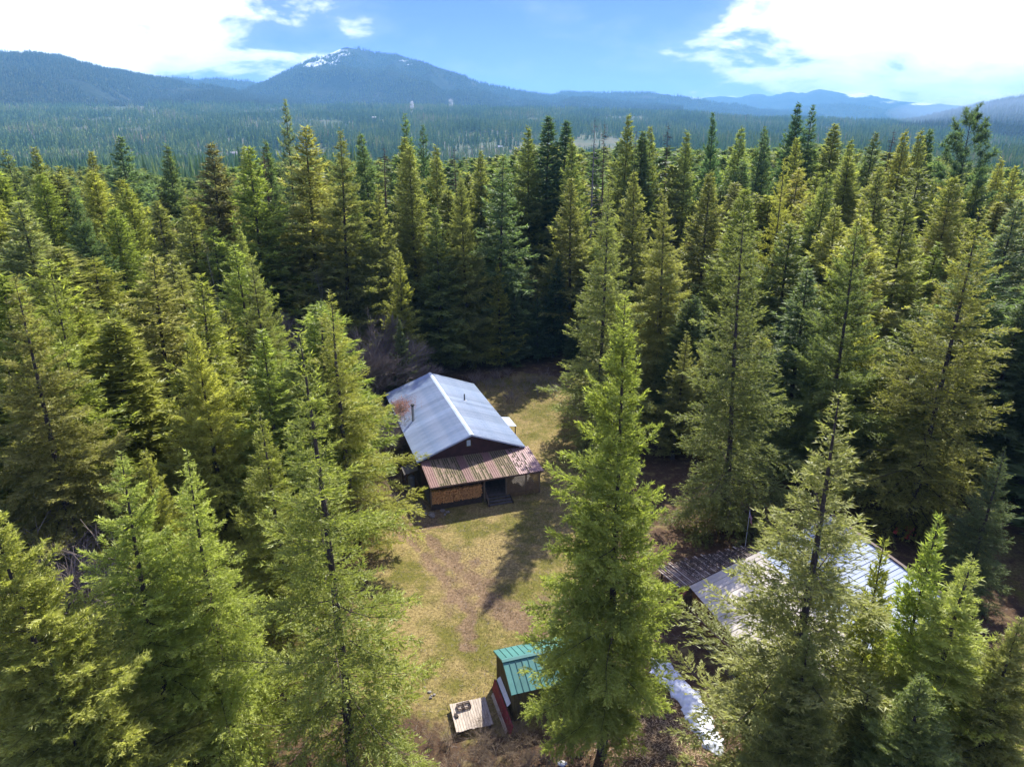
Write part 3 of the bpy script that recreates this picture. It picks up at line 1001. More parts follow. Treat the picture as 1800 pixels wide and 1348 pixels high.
t_m, w_m = barn_panel(-0.25, BM, M['rooftan'], 'tan_roof_panel'), barn_panel(BM - 0.05, BW, M['roofwhite'], 'pale_roof_panel')
w_m.transform(Matrix.Translation((0, 0, -0.012)))
for k in range(nb):
    link('tan_roof_panel', t_m, barn, (0, -k * pwb, 0.004))
    link('pale_roof_panel', w_m, barn, (0, -k * pwb, 0))
MB().bar((-0.28, 0.05, bz(-0.28) - 0.06), (BW + 0.1, 0.05, bz(BW) - 0.06), 0.05, 0.2).build('rake_trim', M['trim'], barn)
MB().bar((-0.28, -BL - 0.03, bz(-0.28) - 0.06), (BW + 0.1, -BL - 0.03, bz(BW) - 0.06), 0.05, 0.2).build('rake_trim', M['trim'], barn)
MB().box(BW - 0.12, BW + 0.12, -BL, 0.02, BR_ - 0.12, BR_ + 0.07).build('ridge_trim', M['trim'], barn)
mb = MB()
wall_boards(mb, (0, -BL + 0.2), (0, -0.2), 0.12, lambda t: bz(0) - 0.03, 0.22, 0.04, True)
mb.v = [(-x if False else x, y, z) for x, y, z in mb.v]
mb.build('wall', M['barnwood'], barn)
for yy, fl in ((-0.22, 1), (-BL + 0.22, -1)):
    mb = MB()
    pq = ((BW - 0.2, yy), (0.1, yy)) if fl > 0 else ((0.1, yy), (BW - 0.2, yy))
    f_ = (lambda t: bz(0.1 + (BW - 0.3) * (1 - t)) - 0.04) if fl > 0 else (lambda t: bz(0.1 + (BW - 0.3) * t) - 0.04)
    wall_boards(mb, pq[0], pq[1], 0.05, f_, 0.25, 0.04, True)
    mb.build('wall', M['barnwood'], barn)
mb = MB()
wall_boards(mb, (BW - 0.2, -0.25), (BW - 0.2, -BL + 0.25), 0.05, lambda t: BR_ - 0.2, 0.25, 0.04, True)
mb.build('wall', M['barnwood'], barn)


def at_barn(x, y, z=0):
    return (13.7 + x * math.cos(BYAW) - y * math.sin(BYAW), 45.4 + x * math.sin(BYAW) + y * math.cos(BYAW), z)


rb = empty('retaining_boards', at_barn(-0.55, 0, 0), BYAW)
tag(rb, 'low weathered retaining boards running along the foot of the barn wall', 'retaining wall')
for k in range(4):
    MB().box(-0.05, 0.03, -3.0 * (k + 1) + 0.02, -3.0 * k - 0.02, 0.0, 0.42).build('board', M['wood'], rb)
    MB().box(0.03, 0.12, -3.0 * k - 0.6, -3.0 * k - 0.5, 0.0, 0.5).build('post', M['wood'], rb)
MB().box(-0.02, 0.02, -11.9, -0.3, 0.52, 0.56).build('rail', M['grey'], rb)

M['leanslat'] = plain('rusty_grey_strip', (0.30, 0.24, 0.19), 0.85, c2=(0.13, 0.08, 0.055), scale=1.5)
# ribbed lean-to behind the barn, half under fallen needles
ln = empty('lean_to', at_barn(0, 0.15, 0), BYAW)
tag(ln, 'open lean-to with bare ribbed grey roof strips behind the barn', 'lean-to')
LD, LX0, LX1 = 3.4, -0.9, 7.6
lzf = lambda x, y: 2.75 + 0.22 * (x + 1.4) / 4.0 - 0.10 * y
for k in range(42):
    x = LX0 + k * (LX1 - LX0) / 42
    ye = LD - 0.25 * math.sin(k * 1.7) - (0.5 if k % 5 == 0 else 0)
    MB().bar((x, 0.05, lzf(x, 0) + 0.05), (x - 0.35, ye, lzf(x, ye) + 0.05), 0.11, 0.05).build('roof_slat', M['leanslat'] if k % 3 else M['palewood'], ln)
MB().sheet([[(LX0 + i * (LX1 - LX0) / 6, y, lzf(LX0 + i * (LX1 - LX0) / 6, y) - 0.02) for i in range(7)] for y in (0.05, 2.2, LD - 0.1)], 0.05).build('roof_deck', M['trim'], ln)
for x in (LX0 + 0.2, 2.0, 5.6, 9.2):
    MB().box(x - 0.06, x + 0.06, LD - 0.3, LD - 0.18, 0, lzf(x, LD) - 0.06).build('post', M['log'], ln)
n = 2600
lx = r2.uniform(0.5, LX1, n); ly = LD - 0.15 - np.abs(r2.normal(0, 1.3, n)).clip(0, 3.2)
lz = lzf(lx, ly) + r2.uniform(0.03, 0.13, n)
ang = r2.uniform(0, 3.14, n); dx_, dy2 = np.cos(ang) * 0.12, np.sin(ang) * 0.12
me = np_mesh('needle_litter', np.concatenate([np.stack([lx - dx_, ly - dy2, lz], 1), np.stack([lx + dx_, ly + dy2, lz], 1), np.stack([lx - dy2 * .6, ly + dx_ * .6, lz + .03], 1)]),
             np.stack([np.arange(n), np.arange(n) + n, np.arange(n) + 2 * n], 1), [M['bark']])
tag(link('needle_litter', me, ln), kind='stuff')
rp_ = tag(MB().quadbox([(-0.9, -0.25, 2.2), (0, 0.1, 2.75), (0, 0.5, 2.75), (-0.9, 0.5, 2.2), (-0.9, -0.25, 2.24), (0, 0.1, 2.79), (0, 0.5, 2.79), (-0.9, 0.5, 2.24)]).build('awning', M['redpaint'], barn),
          'red awning panel at the low corner')

# flag on its pole
fl = empty('flag', (20.6, 53.9, 0), R(12))
tag(fl, 'limp striped national flag on a thin pole behind the barn lean-to', 'flag')
MB().tube((0, 0, 0), (0, 0, 4.55), 0.03, 0.02, n=8).build('pole', M['white'], fl)
fw_, fh_ = 0.62, 1.25         # hangs down: stripes run mostly vertically


def cloth(u, v):              # u along the hoist (0 top - 1 bottom of the hoist), v along the fly, drooping
    z = 4.45 - u * 0.62 - v * 0.95
    x = 0.03 + v * 0.34 + 0.02 * math.sin(v * 9)
    y = 0.07 * math.sin(v * 7 + u * 3) + 0.05 * math.sin(u * 9)
    return (x, y, z)


for k in range(13):
    mb = MB()
    v0 = 0.4 if k < 7 else 0.0
    mb.sheet([[cloth(u, v0 + (1 - v0) * i / 8) for i in range(9)] for u in ((k + 0.0) / 13, (k + 1.0) / 13)], 0.006)
    mb.build('stripe', M['flagred'] if k % 2 == 0 else M['flagwhite'], fl)
can = MB().sheet([[cloth(u * 7 / 13 / 4, 0.4 * i / 5) for i in range(6)] for u in range(5)], 0.006).build('canton', M['flagblue'], fl)
mb = MB()
for r_ in range(9):
    for c_ in range(6 if r_ % 2 == 0 else 5):
        u = (r_ + 1) / 10 * 7 / 13
        v = ((c_ * 2 + (1 if r_ % 2 == 0 else 2)) / 12) * 0.4
        p = Vector(cloth(u, v)) + Vector((0, -0.012, 0))
        b = len(mb.v)
        for i in range(10):
            a = math.pi / 2 + i * math.pi / 5
            q_ = 0.013 if i % 2 == 0 else 0.005
            mb.v.append((p.x + q_ * math.cos(a), p.y, p.z + q_ * math.sin(a)))
        mb.f.append(tuple(range(b, b + 10)))
mb.build('stars', M['flagwhite'], can)

# small red garden tractor in the shade behind the barn
tr = empty('garden_tractor', (36.2, 56.6, 0), R(35))
tag(tr, 'small bright red tractor half hidden behind trunks right of the barn', 'tractor')
MB().quadbox([(0.15, -0.3, 0.55), (1.15, -0.26, 0.55), (1.15, 0.26, 0.55), (0.15, 0.3, 0.55), (0.15, -0.26, 1.0), (1.08, -0.2, 0.92), (1.08, 0.2, 0.92), (0.15, 0.26, 1.0)]).build('hood', M['red'], tr)
MB().box(-0.7, 1.1, -0.2, 0.2, 0.35, 0.53).build('chassis', M['black'], tr)
for s in (-1, 1):
    w = MB().tube((-0.4, s * 0.42, 0.42), (-0.4, s * 0.62, 0.42), 0.42, n=18).build('rear_wheel', M['rubber'], tr)
    MB().tube((-0.4, s * 0.60, 0.42), (-0.4, s * 0.635, 0.42), 0.22, n=14).build('rim', M['red'], w)
    w = MB().tube((0.95, s * 0.35, 0.25), (0.95, s * 0.5, 0.25), 0.25, n=16).build('front_wheel', M['rubber'], tr)
    MB().tube((0.95, s * 0.49, 0.25), (0.95, s * 0.515, 0.25), 0.13, n=12).build('rim', M['red'], w)
    mb = MB()
    pts = [(-0.4 + 0.5 * math.cos(a), 0.42 + 0.5 * math.sin(a)) for a in np.linspace(0.3, 2.9, 8)]
    mb.sheet([[(x, s * 0.36 if s > 0 else -0.66, z) for x, z in pts], [(x, s * 0.66 if s > 0 else -0.36, z) for x, z in pts]], 0.03)
    mb.build('fender', M['red'], tr)
MB().box(-0.62, -0.2, -0.22, 0.22, 0.78, 0.88).box(-0.66, -0.56, -0.22, 0.22, 0.88, 1.2).build('seat', M['black'], tr)
mb = MB().tube((0.15, 0, 0.95), (-0.05, 0, 1.2), 0.025, n=6)
for i in range(12):
    a, b_ = 2 * math.pi * i / 12, 2 * math.pi * (i + 1) / 12
    c = lambda t: (-0.05 + 0.06 * math.sin(t), 0.17 * math.cos(t), 1.2 + 0.16 * math.sin(t))
    mb.tube(c(a), c(b_), 0.015, n=5, cap=False)
mb.build('steering_wheel', M['black'], tr)

# ------------------------------------------------------------------ green roofed shed
SYAW = R(17.2)
shed = empty('shed', (-0.62, 36.95, 0), SYAW)
tag(shed, 'small wooden shed with teal green ribbed metal roof beside the plank platform', 'shed')
SL, SWF, SWB, SE, SR = 6.7, 2.05, 2.15, 2.35, 3.3
npn = 16
psw = SL / npn
for s, W_ in ((1, SWB), (-1, SWF)):
    ys = [(0.004, 0), (psw - 0.045, 0), (psw - 0.035, 0.045), (psw - 0.012, 0.045), (psw - 0.004, 0)]
    rws = [[(x, s * t * W_, SR - (SR - SE) * t + z) for x, z in ys] for t in (0.0, 1.0)]
    mb = MB().sheet(rws if s < 0 else rws[::-1], 0.012)
    sm = mb.mesh('roof_panel', M['green'])
    for k in range(npn):
        link('roof_panel', sm, shed, (k * psw, 0, 0.003 * (k % 2)))
mb = MB()
for s in (1, -1):
    mb.quadbox([(-0.05, 0, SR + 0.03), (SL + 0.05, 0, SR + 0.03), (SL + 0.05, s * 0.17, SR - 0.03), (-0.05, s * 0.17, SR - 0.03),
                (-0.05, 0, SR + 0.075), (SL + 0.05, 0, SR + 0.075), (SL + 0.05, s * 0.17, SR + 0.01), (-0.05, s * 0.17, SR + 0.01)])
mb.build('ridge_cap', M['green'], shed)
for s, W_ in ((1, SWB), (-1, SWF)):
    MB().bar((0.0, 0, SR - 0.07), (0.0, s * W_, SE - 0.07), 0.03, 0.12).build('rake_trim', M['greendark'], shed)
szf = lambda y: SR - (SR - SE) * abs(y) / (SWB if y > 0 else SWF) - 0.02
ya, yb = SWB - 0.12, -SWF + 0.12
mb = MB(); wall_boards(mb, (0.18, ya), (0.18, yb), 0.05, lambda t: szf(ya + (yb - ya) * t), 0.2, 0.03, True); mb.build('wall', M['mosswall'], shed)
mb = MB(); wall_boards(mb, (SL - 0.18, yb), (SL - 0.18, ya), 0.05, lambda t: szf(yb + (ya - yb) * t), 0.2, 0.03, True); mb.build('wall', M['mosswall'], shed)
mb = MB(); wall_boards(mb, (0.2, yb), (SL - 0.2, yb), 0.05, lambda t: SE - 0.02, 0.2, 0.03, True); mb.build('wall', M['mosswall'], shed)
mb = MB(); wall_boards(mb, (SL - 0.2, ya), (0.2, ya), 0.05, lambda t: SE - 0.02, 0.2, 0.03, True); mb.build('wall', M['mosswall'], shed)


def at_shed(x, y, z=0):
    return (-0.62 + x * math.cos(SYAW) - y * math.sin(SYAW), 36.95 + x * math.sin(SYAW) + y * math.cos(SYAW), z)


pk = MB().quadbox([(-0.46, -3.1, 0.22), (-0.40, -3.1, 0.22), (-0.40, 1.0, 0.22), (-0.46, 1.0, 0.22), (-0.28, -3.1, 0.92), (-0.22, -3.1, 0.92), (-0.22, 1.0, 1.02), (-0.28, 1.0, 1.02)])
o = pk.build('red_plank', M['redpaint'], None, at_shed(0, 0)); o.rotation_euler = (0, 0, SYAW)
tag(o, 'long peeling red board leaning on the side of the green roofed shed', 'board')
pk = MB().quadbox([(-0.14, -1.5, 0.95), (-0.11, -1.5, 0.95), (-0.11, 0.9, 1.0), (-0.14, 0.9, 1.0), (0.08, -1.5, 1.17), (0.11, -1.5, 1.17), (0.11, 0.9, 1.22), (0.08, 0.9, 1.22)])
o = pk.build('white_plank', M['white'], None, at_shed(0, 0)); o.rotation_euler = (0, 0, SYAW)
tag(o, 'white board leaning above the red one on the shed wall', 'board')
pk = MB().quadbox([(-0.62, -2.7, 0.02), (-0.57, -2.7, 0.02), (-0.57, 0.6, 0.02), (-0.62, 0.6, 0.02), (-0.52, -2.7, 0.24), (-0.47, -2.7, 0.24), (-0.47, 0.6, 0.24), (-0.52, 0.6, 0.24)])
o = pk.build('grey_plank', M['palewood'], None, at_shed(0, 0)); o.rotation_euler = (0, 0, SYAW)
tag(o, 'narrow pale board lying at the foot of the red board by the shed', 'board')

# plank platform
PYAW = R(15)
pf = empty('plank_platform', (-2.62, 35.35, 0), PYAW)
tag(pf, 'low square platform of pale weathered planks left of the shed', 'platform')
for k in range(14):
    x = -1.18 + k * 0.17
    e = r3.uniform(-0.06, 0.06)
    MB().box(x + 0.008, x + 0.162, -1.15 + e, 1.2 + e * 0.5, 0.40 + r3.uniform(0, .012), 0.435 + r3.uniform(0, .012)).build('plank', M['palewood'], pf)
for y in (-0.9, 0, 0.95):
    MB().box(-1.2, 1.2, y - 0.05, y + 0.05, 0.24, 0.398).build('joist', M['wood'], pf)
for x in (-1.05, 1.0):
    for y in (-0.9, 0.95):
        MB().box(x - 0.1, x + 0.1, y - 0.1, y + 0.1, 0.0, 0.238).build('foot', M['log'], pf)
ck = empty('crate', (-3.13, 35.95, 0.452), PYAW + 0.1)
tag(ck, 'small open slatted brown crate standing on the plank platform', 'crate')
for y in (-0.24, 0.22):
    for z in (0.0, 0.11):
        MB().box(-0.42, 0.42, y, y + 0.02, z, z + 0.07).build('slat', M['trim'], ck)
for x in (-0.44, -0.01, 0.42):
    MB().box(x, x + 0.02, -0.24, 0.24, 0.0, 0.2).build('divider', M['trim'], ck)
o = MB().box(-0.09, 0.09, -0.16, 0.16, 0, 0.10).build('wood_block', M['log'], None, (-3.55, 35.2, 0.452)); o.rotation_euler = (0, 0, 0.5)
tag(o, 'small dark block near the left edge of the plank platform', 'block')
rock('bag', (3.0, 31.9, 0.16), 0.22, 77, 'crumpled white bag on the ground below the central fir', None, 'white', 'bag')

# ------------------------------------------------------------------ old snow
SP = [(9.89, 40.9), (11.06, 40.84), (11.66, 39.33), (12.58, 37.76), (12.82, 35.47), (13.15, 33.76), (12.64, 32.41), (11.89, 32.99), (11.27, 34.64), (10.83, 36.76), (10.12, 38.53), (9.66, 39.61)]
spx = np.array([p[0] for p in SP]); spy = np.array([p[1] for p in SP])


def inside(x, y, px_, py_):
    c = np.zeros(x.shape, bool)
    j = len(px_) - 1
    for i in range(len(px_)):
        k = ((py_[i] > y) != (py_[j] > y)) & (x < (px_[j] - px_[i]) * (y - py_[i]) / (py_[j] - py_[i] + 1e-12) + px_[i])
        c ^= k
        j = i
    return c


gx, gy = np.meshgrid(np.arange(8.2, 14.4, 0.07), np.arange(31.4, 43.0, 0.07))
wxn = gx + (fbm(gx * 2.2, gy * 2.2, 3, 1.0) - 0.5) * 0.7
wyn = gy + (fbm(gx * 2.2, gy * 2.2, 3, 6.0) - 0.5) * 0.7
dd = seg_dist(wxn, wyn, SP + [SP[0]])
sdd = np.where(inside(wxn, wyn, spx, spy), dd, -dd)
zz = terrain(gx, gy) + 0.30 * np.clip(sdd / 0.5, -1, 1) ** 1 * np.where(sdd > 0, 1, 1) + np.where(sdd > 0, (fbm(gx * 3, gy * 3, 4, 2.0) - 0.5) * 0.34, -0.1)


def snow_mat():
    m = plain('old_snow', (0.78, 0.81, 0.86), 0.6, c2=(0.66, 0.69, 0.74), scale=2.5, patch=((0.34, 0.29, 0.24), 4.5, 0.60, 0.70), bump=0.7, spec=0.3)
    return m


o = link('snow_patch', grid_mesh('snow_patch', gx, gy, zz, snow_mat()))
tag(o, 'long melting strip of old white snow between the central fir and the barn', 'snow patch')

# ------------------------------------------------------------------ ground litter and short grass (nobody could count them)
def tri_scatter(name, x, y, L_, W_, zoff, mat, label, upright=0.0, rr=r2, tint=None):
    n = len(x)
    z = terrain(x, y) + zoff
    a = rr.uniform(0, 2 * math.pi, n)
    l = L_ * rr.uniform(0.5, 1.3, n); w = W_ * rr.uniform(0.6, 1.4, n)
    dx, dy = np.cos(a), np.sin(a)
    up = upright * l
    A = np.stack([x - dy * w / 2, y + dx * w / 2, z], 1)
    B = np.stack([x + dy * w / 2, y - dx * w / 2, z], 1)
    C = np.stack([x + dx * l * (1 - upright), y + dy * l * (1 - upright), z + up + 0.02], 1)
    i = np.arange(n)
    me = np_mesh(name, np.concatenate([A, B, C]), np.stack([i, i + n, i + 2 * n], 1), [M[mat] if isinstance(mat, str) else mat], tint=tint)
    return tag(link(name, me), label, kind='stuff')


n = 2600
tri_scatter('wood_chips', r2.normal(9.3, 2.2, n).clip(4, 13), r2.normal(33.5, 2.6, n).clip(28, 40), 0.30, 0.045, 0.03, 'chips', 'pale twigs and wood chips on the brown ground before the barn')
n = 14000
tri_scatter('fallen_twigs', r2.uniform(-30, 45, n), r2.uniform(26, 100, n), 0.32, 0.03, 0.02, 'twig', 'dead twigs littering the forest floor')
n = 80000
gxx = r2.normal(0, 8.5, n); gyy = r2.uniform(30, 98, n)
dyy = seg_dist(gxx, gyy, yard)
k_ = (dyy < 12) & (fbm(gxx / 2.5, gyy / 2.5, 2, 8.0) > 0.42)
M['grass'] = plain('grass_blades', (0.26, 0.25, 0.08), 0.9, c2=(0.36, 0.29, 0.13), scale=0.7)
tri_scatter('grass', gxx[k_], gyy[k_], 0.10, 0.035, 0.0, 'grass', 'short dry grass and moss of the yard', upright=0.6)

# far houses in the valley, each a few pixels
for (x, y, w, d_, c, lab) in ((-812, 2450, 22, 12, 'white', 'tiny pale house far left in the wooded valley'),
                              (-560, 1500, 15, 9, 'rooftan', 'tiny tan house in a small valley clearing left of the tall firs'),
                              (-395, 1330, 16, 9, 'grey', 'tiny grey roofed house low in the valley left of the peak'),
                              (-372, 1120, 14, 9, 'white', 'tiny white house nearest in the valley, half behind the treetops'),
                              (-330, 1400, 10, 8, 'white', 'tiny white shed in the valley between two treetops'),
                              (-570, 3150, 30, 16, 'rooftan', 'long tan farm building on the far bench below the peak'),
                              (-28, 1750, 13, 8, 'white', 'tiny white house in the valley left of centre'),
                              (-20, 2800, 20, 12, 'white', 'tiny white house high on the far wooded bench')):
    z = float(terrain(x, y))
    h = empty('distant_house', (x, y, z), 0.3)
    tag(h, lab, 'house')
    w *= 0.75; d_ *= 0.75
    MB().box(-w / 2, w / 2, -d_ / 2, d_ / 2, -2, 9).build('wall', M['palewood'], h)
    MB().quadbox([(-w / 2 - 1, -d_ / 2 - 1, 9), (w / 2 + 1, -d_ / 2 - 1, 9), (w / 2 + 1, d_ / 2 + 1, 9), (-w / 2 - 1, d_ / 2 + 1, 9),
                  (-w / 2 - 1, -0.2, 12.5), (w / 2 + 1, -0.2, 12.5), (w / 2 + 1, 0.2, 12.5), (-w / 2 - 1, 0.2, 12.5)]).build('roof', M[c], h)


# ------------------------------------------------------------------ conifers
def _norm(v):
    return v / np.maximum(np.linalg.norm(v, axis=1, keepdims=True), 1e-9)


def conifer(name, seed, h, rad, cb, step, per, tuft, tw, bsp, tsp, prof=0.85, e_lo=-14, e_hi=48, droop=-0.16, bl=0.42, ragged=0.22, needle='needle',
            pine=False, gaps=0.0, dead=14, irregular=0.0, wood='bark', sparse=1.0, asym=0.0, low=(0.14, 0.35)):
    """one tree as (trunk mesh, crown mesh); h height, rad crown radius, cb bare fraction, tuft/tw needle spray length and width"""
    g = np.random.default_rng(seed)
    tr_r = 0.0095 * h
    lean = lambda t: (0.012 * h * np.sin(t * 2.6 + seed), 0.012 * h * np.sin(t * 2.1 + seed * 2) )
    z0 = cb * h
    # --- branches
    zs = []
    z = z0
    while z < h * 0.985:
        f = (z - z0) / (h - z0)
        k = max(3, int(round(per * (1 - 0.35 * f))))
        ph = g.uniform(0, 6.28)
        for i in range(k):
            zs.append((z + g.uniform(-0.5, 0.5) * step, ph + 2 * math.pi * (i + g.uniform(-.28, .28)) / k))
        z += step * (1.0 - 0.55 * f)
    zs = np.array(zs)
    zb, az_ = zs[:, 0], zs[:, 1]
    f = np.clip((zb - z0) / (h - z0), 0, 0.995)
    if pine:
        L = rad * np.sqrt(np.clip(1 - (np.abs(f - 0.42) / 0.62) ** 2, 0.03, 1)) * g.uniform(0.65, 1.1, len(f))
    else:
        L = rad * (1 - f) ** prof * (1 - low[1] * np.clip(low[0] - f, 0, 1) / low[0]) * (1 - asym * np.cos(az_)) * g.uniform(1 - ragged, 1 + ragged * 0.6, len(f))
        L *= 1 + irregular * np.sin(az_ * 2 + seed) * 0.5 + irregular * np.sin(zb * 1.3 + az_ * 3 + seed) * 0.5
        L = np.maximum(L, 0.12 + 0.02 * h * (1 - f))
    keep = g.uniform(0, 1, len(f)) > gaps
    zb, az_, f, L = zb[keep], az_[keep], f[keep], L[keep]
    nb_ = len(L)
    e = np.radians(e_lo + (e_hi - e_lo) * f ** 1.15 + g.normal(0, 6, nb_))
    cv = droop * (1 - f) * g.uniform(0.5, 1.5, nb_)
    tipup = 0.15 * g.uniform(0.1, 1.8, nb_)
    lx_, ly_ = lean(zb / h)
    org = np.stack([lx_, ly_, zb], 1)
    rd = np.stack([np.cos(az_), np.sin(az_), np.zeros(nb_)], 1)
    sd_ = np.stack([-np.sin(az_), np.cos(az_), np.zeros(nb_)], 1)
    up = np.array([0, 0, 1.0])

    def bpos(bi, s):
        r = L[bi] * s * np.cos(e[bi])
        zz = L[bi] * (s * np.sin(e[bi]) + cv[bi] * s * s + tipup[bi] * s ** 4)
        side = L[bi] * 0.06 * np.sin(s * 3 + bi)
        return org[bi] + rd[bi] * r[:, None] + sd_[bi] * side[:, None] + up * zz[:, None]

    def btan(bi, s):
        r = np.cos(e[bi])
        zz = np.sin(e[bi]) + 2 * cv[bi] * s + 4 * tipup[bi] * s ** 3
        return _norm(rd[bi] * r[:, None] + up * zz[:, None])

    # --- branchlets
    s0 = 0.55 if pine else 0.07
    cnt = np.maximum(3, (2 * L * (1 - s0) / bsp * sparse)).astype(int)
    bi = np.repeat(np.arange(nb_), cnt)
    s = s0 + (1 - s0) * g.uniform(0, 1, len(bi)) ** (0.8 if not pine else 0.7)
    sgn = np.where(g.uniform(0, 1, len(bi)) < 0.5, -1.0, 1.0)
    T = btan(bi, s)
    P = bpos(bi, s)
    lb = np.minimum(bl * L[bi] * (1 - s) + 0.10 * L[bi] + 0.10, 1.5) * g.uniform(0.6, 1.15, len(bi)) * np.clip((s - 0.05) / 0.2, 0.3, 1)
    if pine: lb = 0.5 * g.uniform(0.5, 1.3, len(bi)) + 0.05 * L[bi]
    spread = g.uniform(0.55, 1.15, len(bi))
    tip = s > 0.93
    spread[tip] *= 0.35
    D = _norm(T * np.cos(spread)[:, None] + sd_[bi] * (sgn * np.sin(spread))[:, None] + up * (g.normal(-0.04, 0.26, len(bi)))[:, None])
    if pine: D = _norm(T * 0.6 + g.normal(0, 0.75, D.shape) + up * 0.35)
    # --- needle sprays along branchlets
    c2 = np.maximum(2, (lb / tsp)).astype(int)
    li = np.repeat(np.arange(len(bi)), c2)
    t = g.uniform(0.05, 1, len(li))
    Q = P[li] + D[li] * (lb[li] * t)[:, None] + up * (-0.10 * lb[li] * t * t)[:, None]
    side2 = _norm(np.cross(D[li], up + g.normal(0, 0.25, (len(li), 3))))
    sg2 = np.where(g.uniform(0, 1, len(li)) < 0.5, -1.0, 1.0)
    wob = g.uniform(0.3, 0.95, len(li))
    d2 = _norm(D[li] * np.cos(wob)[:, None] + side2 * (sg2 * np.sin(wob))[:, None] + up * g.normal(0.02, 0.22, len(li))[:, None])
    if pine: d2 = _norm(D[li] * 0.5 + g.normal(0, 0.7, d2.shape) + up * 0.2)
    ln_ = tuft * g.uniform(0.6, 1.3, len(li))
    nrm = _norm(up + g.normal(0, 0.85, d2.shape))
    w = _norm(np.cross(d2, nrm)) * (tw * g.uniform(0.7, 1.3, len(li)) / 2)[:, None]
    A = Q - w; B = Q + w; C = Q + d2 * ln_[:, None]
    n = len(li)
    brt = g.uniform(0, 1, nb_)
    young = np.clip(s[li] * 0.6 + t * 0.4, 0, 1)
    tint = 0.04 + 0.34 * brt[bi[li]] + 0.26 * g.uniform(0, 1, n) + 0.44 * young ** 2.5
    V = [A, B, C]
    ar = np.arange(n)
    F = [np.stack([ar, ar + n, ar + 2 * n], 1)]
    TI = [tint] * 3
    # leader sprays
    # --- branch wood: 3 sided tapering strips
    segs = 3
    ss = np.linspace(0, 0.96, segs + 1)
    nv = 3 * n
    allb = np.arange(nb_)
    r0 = np.clip(0.0075 * L + 0.004, 0.006, 0.045)
    for k in range(segs + 1):
        Pk = bpos(allb, np.full(nb_, ss[k]))
        Tk = btan(allb, np.full(nb_, ss[k]))
        nk = _norm(np.cross(Tk, sd_))
        for q in range(3):
            a = 2 * math.pi * q / 3
            V.append(Pk + (sd_ * math.cos(a) + nk * math.sin(a)) * (r0 * (1 - 0.85 * ss[k]))[:, None])
            TI.append(np.zeros(nb_))
    wf = []
    for k in range(segs):
        for q in range(3):
            q2 = (q + 1) % 3
            a0, a1 = nv + (k * 3 + q) * nb_ + allb, nv + (k * 3 + q2) * nb_ + allb
            b0, b1 = a0 + 3 * nb_, a1 + 3 * nb_
            wf.append(np.stack([a0, a1, b1], 1)); wf.append(np.stack([a0, b1, b0], 1))
    wf = np.concatenate(wf)
    tris = np.concatenate([F[0], wf])
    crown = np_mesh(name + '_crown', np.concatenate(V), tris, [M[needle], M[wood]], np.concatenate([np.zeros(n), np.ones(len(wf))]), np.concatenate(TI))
    # --- trunk
    mb = MB()
    nr, ns = 13, 9
    rings = []
    for i in range(nr):
        t_ = i / (nr - 1)
        zz = t_ * h * 0.99
        r = tr_r * (1 - t_) ** 0.85 + 0.012
        if i == 0: r *= 1.35
        cx, cy = lean(np.array(t_))
        b = len(mb.v)
        for j in range(ns):
            a = 2 * math.pi * j / ns
            rr_ = r * (1 + 0.10 * math.sin(3 * a + i))
            mb.v.append((float(cx) + rr_ * math.cos(a), float(cy) + rr_ * math.sin(a), zz - (0.3 if i == 0 else 0)))
        rings.append(b)
    for i in range(nr - 1):
        for j in range(ns):
            k2 = (j + 1) % ns
            mb.f.append((rings[i] + j, rings[i] + k2, rings[i + 1] + k2, rings[i + 1] + j))
    for i in range(dead):
        zz = g.uniform(0.08, max(cb, 0.12) + 0.12) * h
        a = g.uniform(0, 6.28)
        l_ = g.uniform(0.4, 2.2)
        cx, cy = lean(np.array(zz / h))
        mb.tube((float(cx), float(cy), zz), (float(cx) + l_ * math.cos(a), float(cy) + l_ * math.sin(a), zz - l_ * g.uniform(-0.1, 0.35)), 0.025, 0.006, n=3, cap=False)
    trunk = mb.mesh(name + '_trunk', M[wood])
    return trunk, crown, h, rad


def bare_tree(name, seed, h, spread, mat, stems=1, depth=5, up0=0.9, kids=4, r0=None, rmin=0.0):
    g = random.Random(seed)
    mb = MB()
    tr_ = MB()

    def grow(p, d, l, r, lev):
        q = p + d * l
        (tr_ if lev == 0 else mb).tube(p, q, max(r, rmin), max(r * 0.62, rmin * 0.6), n=5 if lev == 0 else 3, cap=False)
        if lev >= depth: return
        for k in range(kids if lev else kids + 1):
            t_ = g.uniform(0.35, 1.0)
            nd_ = (d + Vector((g.gauss(0, spread), g.gauss(0, spread), g.gauss(0.12, spread * 0.5)))).normalized()
            grow(p + d * (l * t_), nd_, l * g.uniform(0.5, 0.78), r * 0.55 * (1 - 0.3 * t_), lev + 1)
    for s_ in range(stems):
        d = Vector((g.gauss(0, 0.25 if stems > 1 else 0.05), g.gauss(0, 0.25 if stems > 1 else 0.05), up0)).normalized()
        p = Vector((g.gauss(0, 0.08 * stems) if stems > 1 else 0, g.gauss(0, 0.08 * stems) if stems > 1 else 0, -0.1))
        grow(p, d, h * 0.36, r0 or 0.011 * h, 0)
    return tr_.mesh(name + '_trunk', M[mat]), mb.mesh(name + '_branches', M[mat]), h, h * 0.4


